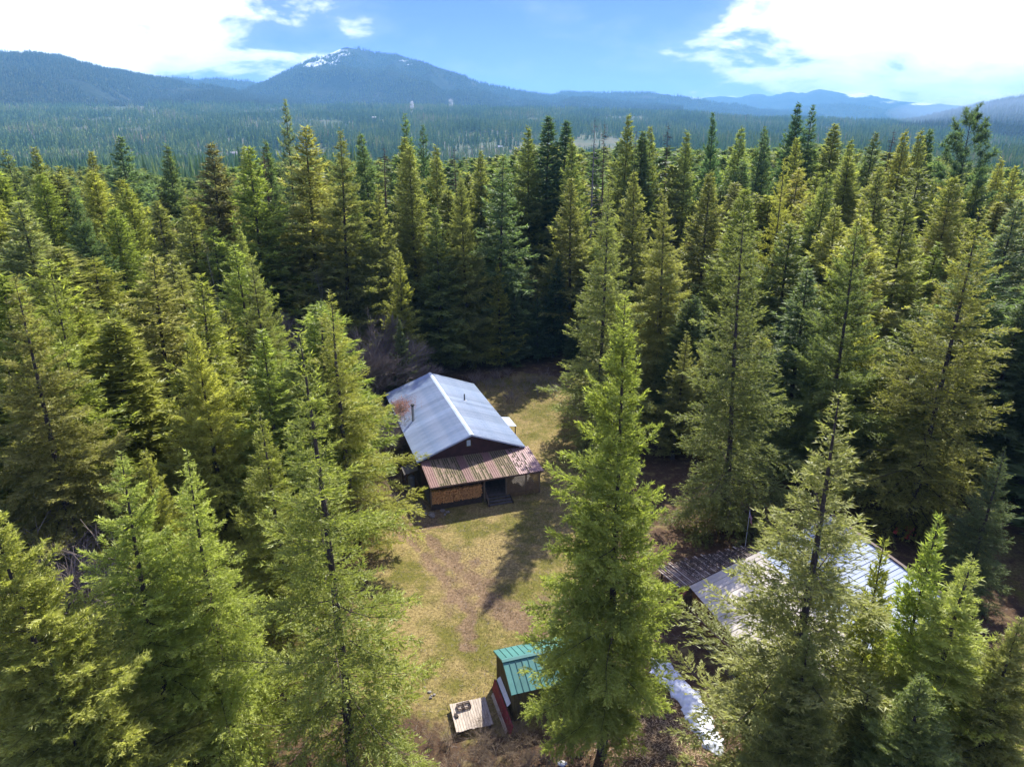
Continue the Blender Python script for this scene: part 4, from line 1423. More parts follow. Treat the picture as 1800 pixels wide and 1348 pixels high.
def snag(name, seed, h, mat, nbr=70, L0=1.6):
    g = random.Random(seed)
    t_ = MB().tube((0, 0, -0.2), (0, 0, h * 0.5), 0.011 * h, 0.007 * h, n=8, cap=False)
    t_.tube((0, 0, h * 0.5), (0.05, 0, h), 0.007 * h, 0.015, n=8, cap=False)
    mb = MB()
    for i in range(nbr):
        f = g.uniform(0.15, 0.99)
        a = g.uniform(0, 6.28)
        l = L0 * (1 - f) ** 0.6 * g.uniform(0.5, 1.3) + 0.25
        p = Vector((0, 0, f * h))
        q = p + Vector((l * math.cos(a), l * math.sin(a), l * g.uniform(-0.35, 0.25)))
        mb.tube(p, q, 0.035, 0.012, n=3, cap=False)
        for k in range(5):
            c = p.lerp(q, g.uniform(0.3, 1))
            mb.tube(c, c + Vector((g.gauss(0, .3), g.gauss(0, .3), g.gauss(-.05, .2))), 0.014, 0.005, n=3, cap=False)
    return t_.mesh(name + '_trunk', M[mat]), mb.mesh(name + '_branches', M[mat]), h, L0


P_ = {}
NEAR = dict(tuft=0.21, tw=0.058, bsp=0.074, tsp=0.056)
P_['firA'] = conifer('fir', 1, 27, 5.3, 0.08, 0.64, 7, e_lo=-12, ragged=0.42, **NEAR)
P_['firB'] = conifer('fir', 2, 24, 5.2, 0.10, 0.62, 7, e_lo=-6, e_hi=55, droop=-0.10, ragged=0.45, irregular=0.25, **NEAR)
P_['open'] = conifer('fir', 3, 27, 4.7, 0.08, 0.70, 6, e_lo=-8, droop=-0.22, ragged=0.5, gaps=0.22, irregular=0.45, dead=50, **dict(NEAR, bsp=0.12))
P_['young'] = conifer('fir', 4, 10, 2.0, 0.04, 0.42, 6, e_lo=15, e_hi=62, droop=0.02, ragged=0.35, **dict(NEAR, tuft=0.19))
P_['firC'] = conifer('fir', 15, 26, 5.0, 0.05, 0.68, 7, e_lo=-16, e_hi=42, droop=-0.20, ragged=0.48, irregular=0.3, **dict(NEAR, bsp=0.14))
P_['firD'] = conifer('fir', 16, 25, 4.6, 0.12, 0.74, 6, e_lo=2, e_hi=50, droop=-0.12, ragged=0.5, irregular=0.35, gaps=0.1, dead=30, **NEAR)
P_['firE'] = conifer('fir', 17, 28, 5.6, 0.04, 0.70, 7, e_lo=-20, e_hi=38, droop=-0.16, prof=0.95, ragged=0.5, irregular=0.2, **NEAR)
P_['firX'] = conifer('fir', 20, 28, 5.2, 0.10, 0.64, 7, e_lo=-14, ragged=0.48, irregular=0.25, asym=0.20, low=(0.22, 0.45), **NEAR)
MID = dict(tuft=0.42, tw=0.125, bsp=0.14, tsp=0.135)
P_['midA'] = conifer('fir', 5, 28, 5.3, 0.12, 0.72, 7, e_lo=-12, ragged=0.44, **MID)
P_['midB'] = conifer('fir', 6, 26, 4.6, 0.10, 0.72, 7, e_lo=-4, droop=-0.1, ragged=0.48, irregular=0.3, **MID)
P_['midC'] = conifer('fir', 7, 28, 4.6, 0.20, 0.76, 6, ragged=0.4, gaps=0.15, irregular=0.35, dead=30, **MID)
P_['spire'] = conifer('fir', 8, 28, 3.1, 0.10, 0.52, 7, e_lo=-20, droop=-0.2, prof=0.7, ragged=0.3, **MID)
P_['cedar'] = conifer('fir', 9, 26, 3.4, 0.04, 0.50, 7, e_lo=-2, e_hi=60, droop=-0.05, prof=0.6, ragged=0.22, irregular=0.15, **dict(MID, tuft=0.32, tw=0.085))
P_['pine'] = conifer('pine', 10, 30, 3.6, 0.38, 0.85, 5, tuft=0.46, tw=0.075, bsp=0.16, tsp=0.04, pine=True, e_lo=-5, e_hi=50, gaps=0.12, droop=0.1)
P_['midD'] = conifer('fir', 18, 27, 5.0, 0.08, 0.80, 7, e_lo=0, e_hi=45, droop=-0.14, prof=0.95, ragged=0.5, irregular=0.3, **MID)
P_['midE'] = conifer('fir', 19, 26, 4.8, 0.16, 0.70, 6, e_lo=-18, e_hi=35, droop=-0.2, prof=0.7, ragged=0.5, gaps=0.12, irregular=0.3, **MID)
FAR = dict(tuft=0.85, tw=0.27, bsp=0.36, tsp=0.30, dead=4)
P_['farA'] = conifer('fir', 11, 28, 4.6, 0.12, 0.95, 5, ragged=0.32, **FAR)
P_['farB'] = conifer('fir', 12, 27, 3.9, 0.14, 0.95, 5, ragged=0.42, irregular=0.35, **FAR)
P_['farC'] = conifer('fir', 13, 28, 3.0, 0.10, 0.85, 5, prof=0.72, ragged=0.35, **FAR)
P_['snag'] = snag('snag', 21, 28, 'deadwood', 90, 2.2)
P_['redsnag'] = snag('snag', 22, 26, 'redtwig', 170, 2.6)
P_['bare'] = bare_tree('bare_tree', 23, 14, 0.42, 'deadwood', depth=5, kids=3)
P_['alder'] = bare_tree('bare_tree', 24, 9, 0.5, 'twig', stems=10, depth=4, kids=5, r0=0.06, rmin=0.010)
P_['brush'] = bare_tree('brush', 25, 2.6, 0.5, 'twig', stems=9, depth=3, kids=4, r0=0.018)
P_['straw'] = bare_tree('brush', 26, 1.7, 0.5, 'strawtwig', stems=11, depth=3, kids=4, r0=0.014)

TINT = {'y': (0.154, 0.165, 0.035), 'Y': (0.189, 0.191, 0.043), 'g': (0.123, 0.131, 0.038), 'G': (0.150, 0.149, 0.043), 'd': (0.076, 0.098, 0.038),
        'D': (0.050, 0.078, 0.035), 'l': (0.149, 0.171, 0.065), 'r': (0.095, 0.092, 0.036), 'b': (0.092, 0.115, 0.056), 'o': (0.158, 0.152, 0.038)}
NTREE = [0]


def tree(kind, x, y, h, ratio, tint, label, group=None, rz=None, jit=0.12):
    """a tree of its own: an empty at the foot of the trunk > trunk, crown"""
    tm, cm, h0, r0 = P_[kind]
    q = random.Random(NTREE[0] * 7 + 1)
    NTREE[0] += 1
    dead = kind in ('snag', 'redsnag')
    nm = {'pine': 'pine_tree', 'snag': 'dead_tree', 'redsnag': 'dead_tree', 'bare': 'bare_tree', 'alder': 'bare_tree', 'brush': 'brush', 'straw': 'brush'}.get(kind, 'fir_tree')
    root = empty(nm, (x, y, float(terrain(x, y)) - 0.05), q.uniform(0, 6.28) if rz is None else rz)
    s = h / h0
    sr = s if not ratio else ratio * h / r0
    root.rotation_euler.x, root.rotation_euler.y = (q.gauss(0, 0.014), q.gauss(0, 0.014)) if kind != 'firX' else (0.0, 0.0)
    if kind == 'firX': root.rotation_euler.z = 0.3 if x < 10 else math.pi
    if kind[:3] in ('mid', 'ced', 'spi', 'far'): sr *= 1.55
    root.scale = (sr, sr, s)
    a = link('trunk', tm, root)
    b = link('branches' if kind in ('snag', 'redsnag', 'bare', 'alder', 'brush', 'straw') else 'crown', cm, root)
    if nm != 'brush' and not dead:
        k = sr ** -0.35
        a.scale = (k, k, 1)
    c = TINT.get(tint, TINT['g'])
    v = 1 + q.uniform(-jit, jit)
    b.color = (c[0] * v * (1 + q.uniform(-.1, .1)), c[1] * v, c[2] * v, 1)
    tag(root, label, {'brush': 'bush', 'dead_tree': 'dead tree', 'bare_tree': 'bare tree'}.get(nm, 'tree'), group)
    return root


TREES = [
    ('firB', -21.87, 27, 21.18, 0.27, 'Y', 'bright yellow-green fir cut off by the left edge, lowest row', None),
    ('firD', -19.42, 32, 20.95, 0.22, 'Y', 'leftmost of the bright clustered firs in the lower left foreground', None),
    ('firB', -20.04, 36, 19.24, 0.2, 'y', 'middle fir of the bright cluster in the lower left foreground', None),
    ('firC', -16.63, 33, 20.25, 0.21, 'Y', 'rightmost of the bright clustered firs in the lower left foreground', None),
    ('young', -19.99, 29, 6.02, 0.2, 'Y', 'small bright sapling at the bottom edge, lower left', None),
    ('young', -18.25, 28, 5.18, 0.2, 'Y', 'tiny bright sapling right beside the bottom left sapling', None),
    ('firB', -20.26, 25.5, 13.77, 0.26, 'y', 'low dense fir at the very bottom left corner', None),
    ('open', -9.38, 31.5, 27.49, 0.205, 'y', 'tall open fir with bare visible trunk left of the yard, nearest of the pair', None),
    ('open', -13.96, 55, 23.73, 0.24, 'y', 'tall thin-topped fir with a dark trunk just left of the house', None),
    ('firX', 5.3, 32.5, 28.59, 0.165, 'y', 'tall full fir standing alone over the green shed in the centre foreground', None),
    ('open', 14.85, 30, 25.02, 0.265, 'g', 'tall fir rising in front of the barn roof with yellowish tip', None),
    ('firD', 21.23, 28, 17.59, 0.28, 'Y', 'yellowish fir with spiky tip right of the barn in the foreground', None),
    ('young', 21.34, 31, 17.44, 0.2, 'y', 'slim upright young fir in front of the right end of the barn', None),
    ('young', 18.16, 30, 16.86, 0.18, 'y', 'slim young fir before the pale blue barn roof', None),
    ('firC', 35.86, 47, 13.89, 0.2, 'd', 'dark fir with drooping boughs at the right edge behind the barn', None),
    ('firB', 22.88, 26, 15.37, 0.25, 'g', 'green fir cut off by the lower right edge', None),
    ('firC', 17.24, 26.5, 11.41, 0.34, 'g', 'short broad fir at the bottom right below the young firs', None),
    ('firB', 13.49, 25.5, 15.01, 0.24, 'g', 'dense fir low in front of the tan barn roof', None),
    ('firB', 18.19, 24.5, 13.73, 0.3, 'g', 'bushy fir at the bottom edge between two taller right hand firs', None),
    ('firB', -23.01, 50, 22.06, 0.22, 'Y', 'bright yellow-green fir standing in the sun left of the open pair', None),
    ('firD', -16.23, 42, 18.96, 0.21, 'y', 'yellow-green fir directly left of the open fir with the bare trunk', None),
    ('firE', -24.32, 66, 24.33, 0.2, 'g', 'green fir behind the brightest left hand fir', None),
    ('midC', -34.7, 68, 24.25, 0.2, 'G', 'open greyish fir with a visible trunk in the left middle', None),
    ('firC', -36.2, 56, 24.65, 0.19, 'y', 'yellow-green fir with drooping sprays in the left middle', None),
    ('firE', -31.86, 45, 27.14, 0.24, 'G', 'huge broad fir at the left edge, middle of the frame', None),
    ('midB', -53.19, 78, 28.29, 0.2, 'l', 'pale green fir at the left edge above the huge broad one', None),
    ('firA', -47.75, 80, 29.3, 0.2, 'd', 'dark green full fir in the upper left with lit right side', None),
    ('firC', 19.61, 58, 29.6, 0.2, 'g', 'tall green fir with dark trunk right of the central fir', None),
    ('firD', 30.07, 63, 28.18, 0.2, 'g', 'pointed green fir with upswept boughs in the right middle', None),
    ('firC', 36.63, 57, 29.84, 0.23, 'o', 'broad golden-green fir with two dark trunks below on the right', None),
    ('firE', 18.37, 86, 28.28, 0.23, 'G', 'broad fir with a bare whitish top behind the central fir', None),
    ('firC', 9.64, 76, 30.2, 0.22, 'G', 'fir with a dark trunk just left of the white-topped fir', None),
    ('firA', -6.93, 106, 29.48, 0.18, 'g', 'tall fir with a long visible trunk right behind the house', None),
    ('midC', -1.43, 110, 31.65, 0.15, 'd', 'dark tall fir on the right flank of the fir behind the house', None),
    ('midB', -10.87, 103, 24.88, 0.15, 'g', 'smaller green fir tight left of the fir behind the house', None),
    ('midA', 6.88, 110, 16.38, 0.15, 'D', 'small dark fir at the far edge of the clearing, right one of the dark pair', None),
    ('midA', 1.79, 112, 16.83, 0.14, 'd', 'small dark fir at the far edge of the clearing, left one of the dark pair', None),
    ('midB', 3.97, 108, 10.74, 0.14, 'D', 'lowest dark little fir between the dark pair at the clearing edge', None),
    ('midA', -3.73, 113, 5.76, 0.16, 'd', 'low young dark fir below the long-trunked fir behind the house', None),
    ('firE', -23.13, 99, 35.43, 0.24, 'g', 'very broad tall fir left of the yard with dark trunk and wide skirts', None),
    ('midB', -29.66, 104, 35.84, 0.19, 'G', 'tall fir just left of the very broad fir, with dark stem', None),
    ('midD', -19.33, 102, 28.06, 0.13, 'G', 'light green fir on the right shoulder of the very broad fir', None),
    ('midB', -15.47, 94, 20.13, 0.11, 'y', 'bright narrow fir in front of the dark gap left of the house fir', None),
    ('midB', -35.44, 98, 33.26, 0.18, 'y', 'light green fir with wispy top left of the tallest spindly tree', None),
    ('firB', -28.54, 76, 25.86, 0.19, 'G', 'green fir below the wispy-topped fir in the left middle', None),
    ('midA', -42.23, 104, 33.39, 0.18, 'r', 'dense rusty-dark fir standing out on the left skyline', None),
    ('midA', -58.82, 128, 32.52, 0.14, 'd', 'dark pointed fir rising against the far valley on the left skyline', None),
    ('midB', -62.64, 118, 34.23, 0.18, 'b', 'broad bluish green fir highest on the left skyline', None),
    ('cedar', -47.43, 92, 28.29, 0.15, 'y', 'feathery yellow fir in the pale left group, middle one', None),
    ('cedar', -59.18, 104, 29.61, 0.15, 'y', 'feathery yellow fir in the pale left group, left one', None),
    ('cedar', -42.76, 96, 25.78, 0.15, 'y', 'feathery yellow fir in the pale left group, right one', None),
    ('cedar', -46.67, 84, 26.74, 0.16, 'y', 'feathery yellow fir in the pale left group, nearest one', None),
    ('cedar', -63.39, 98, 29.61, 0.15, 'y', 'feathery yellow fir near the left edge under the skyline', None),
    ('midB', -77.06, 120, 32.56, 0.13, 'g', 'green fir topping the skyline second from the left edge', None),
    ('midC', -78.1, 115, 32.12, 0.14, 'd', 'dark ragged fir at the extreme left of the skyline', None),
    ('midB', -71.47, 126, 31.75, 0.13, 'g', 'green fir on the skyline left of the broad bluish fir', None),
    ('midA', -44.84, 125, 32.42, 0.12, 'g', 'narrow green fir behind the wispy-topped fir on the skyline', None),
    ('midC', -35.1, 118, 39.53, 0.075, 'b', 'tall spindly tree poking highest above the left part of the forest', None),
    ('midA', -38.2, 120, 33.42, 0.12, 'd', 'dark narrow fir at the foot of the tall spindly tree', None),
    ('midA', -23.22, 122, 34.51, 0.13, 'd', 'dark-topped fir on the skyline under the mountain peak', None),
    ('redsnag', -21.43, 120, 32.56, 0.1, 'r', 'rusty dying tree beside the dark-topped fir under the peak', None),
    ('redsnag', -39.17, 116, 32.43, 0.1, 'r', 'dark rusty dead tree left of the tall spindly tree', None),
    ('midC', -17.71, 130, 37.54, 0.085, 'd', 'left and taller of the two dark ragged trees above the house', None),
    ('midC', -14.74, 128, 35.71, 0.085, 'D', 'right and shorter of the two dark ragged trees above the house', None),
    ('spire', -17.92, 122, 33.82, 0.1, 'g', 'slim fir at the foot of the two dark ragged trees', None),
    ('midA', -11.97, 124, 32.45, 0.13, 'g', 'green fir right of the two dark ragged trees', None),
    ('redsnag', -9.15, 128, 32.06, 0.08, 'r', 'reddish dead tree among firs above the house', None),
    ('cedar', -15.06, 112, 32.79, 0.13, 'g', 'full green column of a fir above the house', None),
    ('midB', -5.65, 135, 31.45, 0.11, 'g', 'small fir tip between the reddish dead tree and the tall dark fir', None),
    ('midA', 3.23, 130, 35.43, 0.13, 'g', 'green fir opening the dark skyline group in the centre', None),
    ('spire', 6.43, 132, 37.1, 0.11, 'D', 'darkest and tallest fir of the central skyline group', None),
    ('spire', 8.96, 134, 36.36, 0.1, 'D', 'second dark fir right beside the tallest of the central group', None),
    ('midB', 10.3, 126, 33.93, 0.12, 'g', 'green fir closing the central skyline group on the right', None),
    ('snag', 13.92, 128, 36.98, 0.06, 'g', 'bare grey dead tree on the skyline, left of the dead pair', None),
    ('redsnag', 15.81, 126, 36.25, 0.06, 'r', 'bare reddish dead tree on the skyline, right of the dead pair', None),
    ('midA', 20.68, 138, 37.44, 0.12, 'g', 'tall green fir just right of the dead pair on the skyline', None),
    ('snag', 22.3, 136, 35.89, 0.04, 'g', 'thin dead stem between two skyline firs right of the dead pair', None),
    ('spire', 22.92, 132, 34.58, 0.1, 'd', 'narrow dark fir on the skyline above the white-topped fir', None),
    ('midB', 25.29, 136, 35.6, 0.11, 'g', 'pointed fir on the skyline above the white-topped fir', None),
    ('redsnag', 28.22, 134, 35.89, 0.07, 'g', 'thin half dead tree on the skyline right of the white-topped fir', None),
    ('midA', 31.2, 130, 34.69, 0.12, 'g', 'green fir on the skyline left of the tall dark rounded tree', None),
    ('midB', 38.11, 140, 38.14, 0.08, 'D', 'tall dark rounded tree on the right centre skyline', None),
    ('midA', 39.38, 132, 35.33, 0.13, 'g', 'full green fir right of the tall dark rounded tree', None),
    ('midC', 43.7, 134, 35.42, 0.085, 'D', 'left tree of the dark ragged pair on the right centre skyline', None),
    ('midB', 46.54, 136, 35.12, 0.085, 'D', 'right tree of the dark ragged pair on the right centre skyline', None),
    ('midA', 53.11, 142, 39.56, 0.12, 'D', 'tallest dark fir on the right skyline, left of two', None),
    ('midC', 57.35, 144, 39.21, 0.1, 'D', 'ragged dark tree right beside the tallest dark fir', None),
    ('midB', 50.36, 128, 33.89, 0.12, 'o', 'golden-green fir in front of the tallest dark fir', None),
    ('spire', 59.19, 138, 35.79, 0.11, 'g', 'slim fir on the skyline right of the ragged dark tree', None),
    ('midA', 58.3, 130, 33.4, 0.12, 'g', 'green fir right of the slim skyline fir', None),
    ('midB', 63.72, 134, 34.65, 0.14, 'd', 'broad-topped dark fir in the right skyline', None),
    ('redsnag', 67.9, 136, 34.92, 0.08, 'g', 'sparse thin-crowned tree between the right skyline firs', None),
    ('midA', 67.39, 130, 34.79, 0.13, 'o', 'golden-brown fir right of the sparse tree', None),
    ('midA', 72.09, 132, 34.86, 0.13, 'g', 'green fir left of the big round-headed pine', None),
    ('spire', 76.23, 136, 34.83, 0.09, 'd', 'thin dark fir touching the green fir left of the round-headed pine', None),
    ('pine', 71.28, 118, 37.06, 0.12, 'D', 'big round-headed dark pine alone on the right skyline', None),
    ('midA', 86.66, 136, 30.53, 0.11, 'd', 'small dark fir tip right of the round-headed pine', None),
    ('midA', 85.95, 130, 30.2, 0.12, 'o', 'brownish fir near the right edge of the skyline', None),
    ('midB', 85.26, 124, 29.47, 0.13, 'o', 'golden fir at the extreme right of the skyline', None),
    ('open', 35.47, 96, 32.07, 0.13, 'Y', 'bright bare-stemmed fir with yellow tip below the dark ragged pair', None),
    ('midA', 42.68, 100, 29.85, 0.15, 'g', 'green fir in front of the right skyline, left of the pointed one', None),
    ('midB', 47.91, 88, 27.83, 0.17, 'G', 'pale green fir between the pointed and the broad golden fir', None),
    ('midB', 54.67, 108, 30.16, 0.14, 'g', 'green fir behind the pale green one on the right', None),
    ('cedar', 58.33, 98, 29.25, 0.15, 'o', 'golden feathery fir under the round-headed pine', None),
    ('midB', 57.4, 84, 28.01, 0.18, 'b', 'bluish pale fir at the right edge under the golden one', None),
    ('midA', 27.19, 104, 29.61, 0.15, 'g', 'green fir left of the bright bare-stemmed fir', None),
    ('cedar', 29.15, 94, 28.12, 0.15, 'y', 'light feathery fir behind the tall green fir on the right', None),
    ('midB', 9.5, 112, 28.29, 0.15, 'g', 'green fir under the dead pair, left of the dark trunked fir', None),
    ('midA', 18.27, 108, 29.36, 0.14, 'g', 'green fir in front of the tall green skyline fir', None),
    ('midB', 29.32, 70, 22.5, 0.2, 'd', 'dark green fir tucked between two big right hand firs', None),
    ('midC', 38.54, 66, 20.56, 0.2, 'g', 'green fir under the pale one between the big right hand firs', None),
    ('firC', 21.5, 76, 14.03, 0.19, 'g', 'green fir with low skirts right behind the central fir', None),
    ('midB', 43.95, 70, 17.27, 0.2, 'd', 'shaded fir behind the broad golden fir', None),
    ('midB', 47.97, 66, 20.56, 0.2, 'd', 'shaded dark fir at the right edge, middle of the frame', None),
    ('midA', 9.45, 104, 8.17, 0.15, 'd', 'dark low fir at the right end of the clearing edge', None),
    ('midB', -14.54, 88, 12.45, 0.12, 'd', 'dark fir in shade left of the gap behind the house', None),
    ('bare', -18.91, 74, 23.51, 0.2, 'g', 'bare pale stem with a few twigs in front of the very broad fir', None),
    ('bare', -43.57, 88, 27.17, 0.2, 'g', 'leafless white-branched tree in the pale left group', None),
    ('bare', -37.79, 86, 24.53, 0.2, 'g', 'leafless greyish tree below the rusty-dark fir', None),
    ('bare', 18.26, 85, 27.92, 0.12, 'g', 'dead white leader above the white-topped fir', None),
    ('alder', -18.8, 86.5, 15, 0.42, 'g', 'tallest purplish leafless thicket behind the open firs left of the house', None),
    ('alder', -25.5, 89, 15.5, 0.4, 'g', 'greyish leafless thicket left of the tallest purplish one', None),
    ('alder', -16.5, 92, 11, 0.4, 'g', 'leafless thicket between the tallest purplish one and the house rear corner', None),
    ('alder', -14.2, 89.5, 8, 0.5, 'g', 'low leafless shrubby tree at the left rear corner of the house', None),
    ('alder', -28.5, 84, 11, 0.5, 'g', 'leftmost leafless thicket behind the open firs', None),
    ('alder', -29.54, 41, 13.99, 0.55, 'g', 'grey leafless tree between dense firs on the lower left', None),
    ('alder', -15, 73, 7, 0.6, 'g', 'leafless shrubby tree by the left wall of the house', None),
    ('brush', -1.2, 95.9, 2.4, 0.6, 'g', 'leafless brown brush along the far edge of the clearing', 'brush at the far edge of the clearing'),
    ('brush', 6.1, 96.6, 2.1, 0.6, 'g', 'leafless brown brush along the far edge of the clearing', 'brush at the far edge of the clearing'),
    ('brush', -5.7, 98.5, 2.3, 0.6, 'g', 'leafless brown brush along the far edge of the clearing', 'brush at the far edge of the clearing'),
    ('brush', -1.3, 100.0, 2.6, 0.6, 'g', 'leafless brown brush along the far edge of the clearing', 'brush at the far edge of the clearing'),
    ('brush', 10.7, 95.3, 2.8, 0.6, 'g', 'leafless brown brush along the far edge of the clearing', 'brush at the far edge of the clearing'),
    ('brush', -3.0, 96.7, 3.0, 0.6, 'g', 'leafless brown brush along the far edge of the clearing', 'brush at the far edge of the clearing'),
    ('brush', 4.5, 97.7, 2.8, 0.6, 'g', 'leafless brown brush along the far edge of the clearing', 'brush at the far edge of the clearing'),
    ('brush', -4.7, 97.8, 2.7, 0.6, 'g', 'leafless brown brush along the far edge of the clearing', 'brush at the far edge of the clearing'),
    ('brush', 0.0, 91.3, 3.0, 0.6, 'g', 'leafless brown brush along the far edge of the clearing', 'brush at the far edge of the clearing'),
    ('brush', 3.5, 97.5, 3.1, 0.6, 'g', 'leafless brown brush along the far edge of the clearing', 'brush at the far edge of the clearing'),
    ('brush', 8.3, 99.3, 2.5, 0.6, 'g', 'leafless brown brush along the far edge of the clearing', 'brush at the far edge of the clearing'),
    ('brush', 10.0, 95.0, 3.1, 0.6, 'g', 'leafless brown brush along the far edge of the clearing', 'brush at the far edge of the clearing'),
    ('brush', 11.6, 91.9, 2.2, 0.6, 'g', 'leafless brown brush along the far edge of the clearing', 'brush at the far edge of the clearing'),
    ('brush', -1.7, 99.7, 2.5, 0.6, 'g', 'leafless brown brush along the far edge of the clearing', 'brush at the far edge of the clearing'),
    ('brush', 6.5, 93.7, 2.6, 0.6, 'g', 'leafless brown brush along the far edge of the clearing', 'brush at the far edge of the clearing'),
    ('brush', 1.7, 94.2, 2.7, 0.6, 'g', 'leafless brown brush along the far edge of the clearing', 'brush at the far edge of the clearing'),
    ('straw', -1.4, 33.9, 1.6, 0.6, 'g', 'tangled straw-coloured brush at the bottom edge below the plank platform', 'brush below the plank platform'),
    ('straw', 0.9, 33.8, 1.8, 0.6, 'g', 'tangled straw-coloured brush at the bottom edge below the plank platform', 'brush below the plank platform'),
    ('straw', -0.8, 31.8, 1.7, 0.6, 'g', 'tangled straw-coloured brush at the bottom edge below the plank platform', 'brush below the plank platform'),
    ('straw', 1.2, 33.9, 1.5, 0.6, 'g', 'tangled straw-coloured brush at the bottom edge below the plank platform', 'brush below the plank platform'),
    ('straw', -0.5, 31.9, 1.7, 0.6, 'g', 'tangled straw-coloured brush at the bottom edge below the plank platform', 'brush below the plank platform'),
    ('straw', -1.5, 32.1, 1.1, 0.6, 'g', 'tangled straw-coloured brush at the bottom edge below the plank platform', 'brush below the plank platform'),
    ('straw', 0.4, 34.2, 1.2, 0.6, 'g', 'tangled straw-coloured brush at the bottom edge below the plank platform', 'brush below the plank platform'),
    ('straw', 0.0, 32.5, 1.2, 0.6, 'g', 'tangled straw-coloured brush at the bottom edge below the plank platform', 'brush below the plank platform'),
    ('straw', -3.4, 33.5, 1.7, 0.6, 'g', 'tangled straw-coloured brush at the bottom edge below the plank platform', 'brush below the plank platform'),
    ('straw', -5.1, 33.1, 1.1, 0.6, 'g', 'tangled straw-coloured brush at the bottom edge below the plank platform', 'brush below the plank platform'),
    ('straw', -0.5, 32.3, 1.7, 0.6, 'g', 'tangled straw-coloured brush at the bottom edge below the plank platform', 'brush below the plank platform'),
    ('straw', 1.3, 32.8, 1.8, 0.6, 'g', 'tangled straw-coloured brush at the bottom edge below the plank platform', 'brush below the plank platform'),
    ('straw', -3.3, 31.5, 1.5, 0.6, 'g', 'tangled straw-coloured brush at the bottom edge below the plank platform', 'brush below the plank platform'),
    ('straw', -5.2, 31.9, 1.4, 0.6, 'g', 'tangled straw-coloured brush at the bottom edge below the plank platform', 'brush below the plank platform'),
    ('straw', -1.2, 31.8, 1.1, 0.6, 'g', 'tangled straw-coloured brush at the bottom edge below the plank platform', 'brush below the plank platform'),
    ('straw', 0.5, 32.2, 1.8, 0.6, 'g', 'tangled straw-coloured brush at the bottom edge below the plank platform', 'brush below the plank platform'),
    ('straw', 0.7, 32.4, 1.4, 0.6, 'g', 'tangled straw-coloured brush at the bottom edge below the plank platform', 'brush below the plank platform'),
    ('straw', -1.9, 33.2, 1.5, 0.6, 'g', 'tangled straw-coloured brush at the bottom edge below the plank platform', 'brush below the plank platform'),
    ('straw', -1.6, 33.1, 1.8, 0.6, 'g', 'tangled straw-coloured brush at the bottom edge below the plank platform', 'brush below the plank platform'),
    ('straw', -2.0, 32.6, 1.6, 0.6, 'g', 'tangled straw-coloured brush at the bottom edge below the plank platform', 'brush below the plank platform'),
    ('straw', -12.3, 32.2, 1.4, 0.6, 'g', 'dry brush on the brown ground left of the lower yard', 'brush left of the lower yard'),
    ('straw', -10.4, 33.2, 0.9, 0.6, 'g', 'dry brush on the brown ground left of the lower yard', 'brush left of the lower yard'),
    ('straw', -11.1, 33.3, 0.9, 0.6, 'g', 'dry brush on the brown ground left of the lower yard', 'brush left of the lower yard'),
    ('straw', -9.7, 33.5, 0.9, 0.6, 'g', 'dry brush on the brown ground left of the lower yard', 'brush left of the lower yard'),
    ('straw', -9.6, 32.9, 1.2, 0.6, 'g', 'dry brush on the brown ground left of the lower yard', 'brush left of the lower yard'),
    ('straw', -11.5, 33.8, 1.3, 0.6, 'g', 'dry brush on the brown ground left of the lower yard', 'brush left of the lower yard'),
    ('brush', -11.9, 61.3, 1.4, 0.6, 'g', 'dark brush beside the left wall of the house', 'brush beside the house'),
    ('brush', -9.6, 62.3, 1.3, 0.6, 'g', 'dark brush beside the left wall of the house', 'brush beside the house'),
    ('brush', -10.5, 62.6, 1.2, 0.6, 'g', 'dark brush beside the left wall of the house', 'brush beside the house'),
    ('brush', -11.2, 62.8, 1.4, 0.6, 'g', 'dark brush beside the left wall of the house', 'brush beside the house'),
    ('brush', -11.2, 62.9, 1.5, 0.6, 'g', 'dark brush beside the left wall of the house', 'brush beside the house'),
    ('brush', -11.9, 63.8, 1.4, 0.6, 'g', 'dark brush beside the left wall of the house', 'brush beside the house')]
for (k, x, y, h, ra, ti, lab, grp) in TREES:
    tree(k, x, y, h, ra, ti, lab, grp)

# ---- the rest of the forest: countable trees up to 300 in all, then one mass
placed = [(t_[1], t_[2], t_[3] * (t_[4] or 0.2)) for t_ in TREES if t_[0] not in ('straw', 'brush')]
CAN = [(-200, 285), (0, 290), (150, 285), (240, 290), (300, 310), (400, 290), (480, 275), (560, 270), (640, 280), (700, 262), (800, 275), (880, 268), (960, 240), (1040, 258), (1100, 240), (1180, 258), (1250, 250), (1300, 255), (1400, 235), (1470, 245), (1560, 262), (1640, 265), (1720, 285), (1800, 292), (2000, 295)]
CANX = np.array([c[0] for c in CAN], float); CANY = np.array([c[1] for c in CAN], float)
g9 = np.random.default_rng(77)
cand = []
yy = 42.0
while yy < 390:
    sp = 5.6 + yy * 0.006
    xx = -0.80 * yy - 14
    while xx < 0.80 * yy + 14:
        cand.append((xx + g9.uniform(-.48, .48) * sp, yy + g9.uniform(-.48, .48) * sp))
        xx += sp
    yy += sp * 0.95


def blocked(x, y):
    if y < 104 and math.hypot(max(0, abs(x - (-1 + (y - 60) * 0.02)) - 12.5), 0) == 0: return True     # the yard and the house
    if y < 64 and 9 < x < 46 and y > 28: return True                                                  # barn and the ground behind
    if y < 78 and 11 < x < 44 and y >= 64: return (int(x * 7 + y * 3) % 10) < 7
    if 72 < y < 100 and -32 < x < -10: return True
    if y < 50: return abs(x) < 34
    return False


def project(x, y, z):
    z = z - CAM_H
    f = y * math.cos(R(20.2)) - z * math.sin(R(20.2))
    u = y * math.sin(R(20.2)) + z * math.cos(R(20.2))
    return 900 + 1248 * x / f, 674 - 1248 * u / f


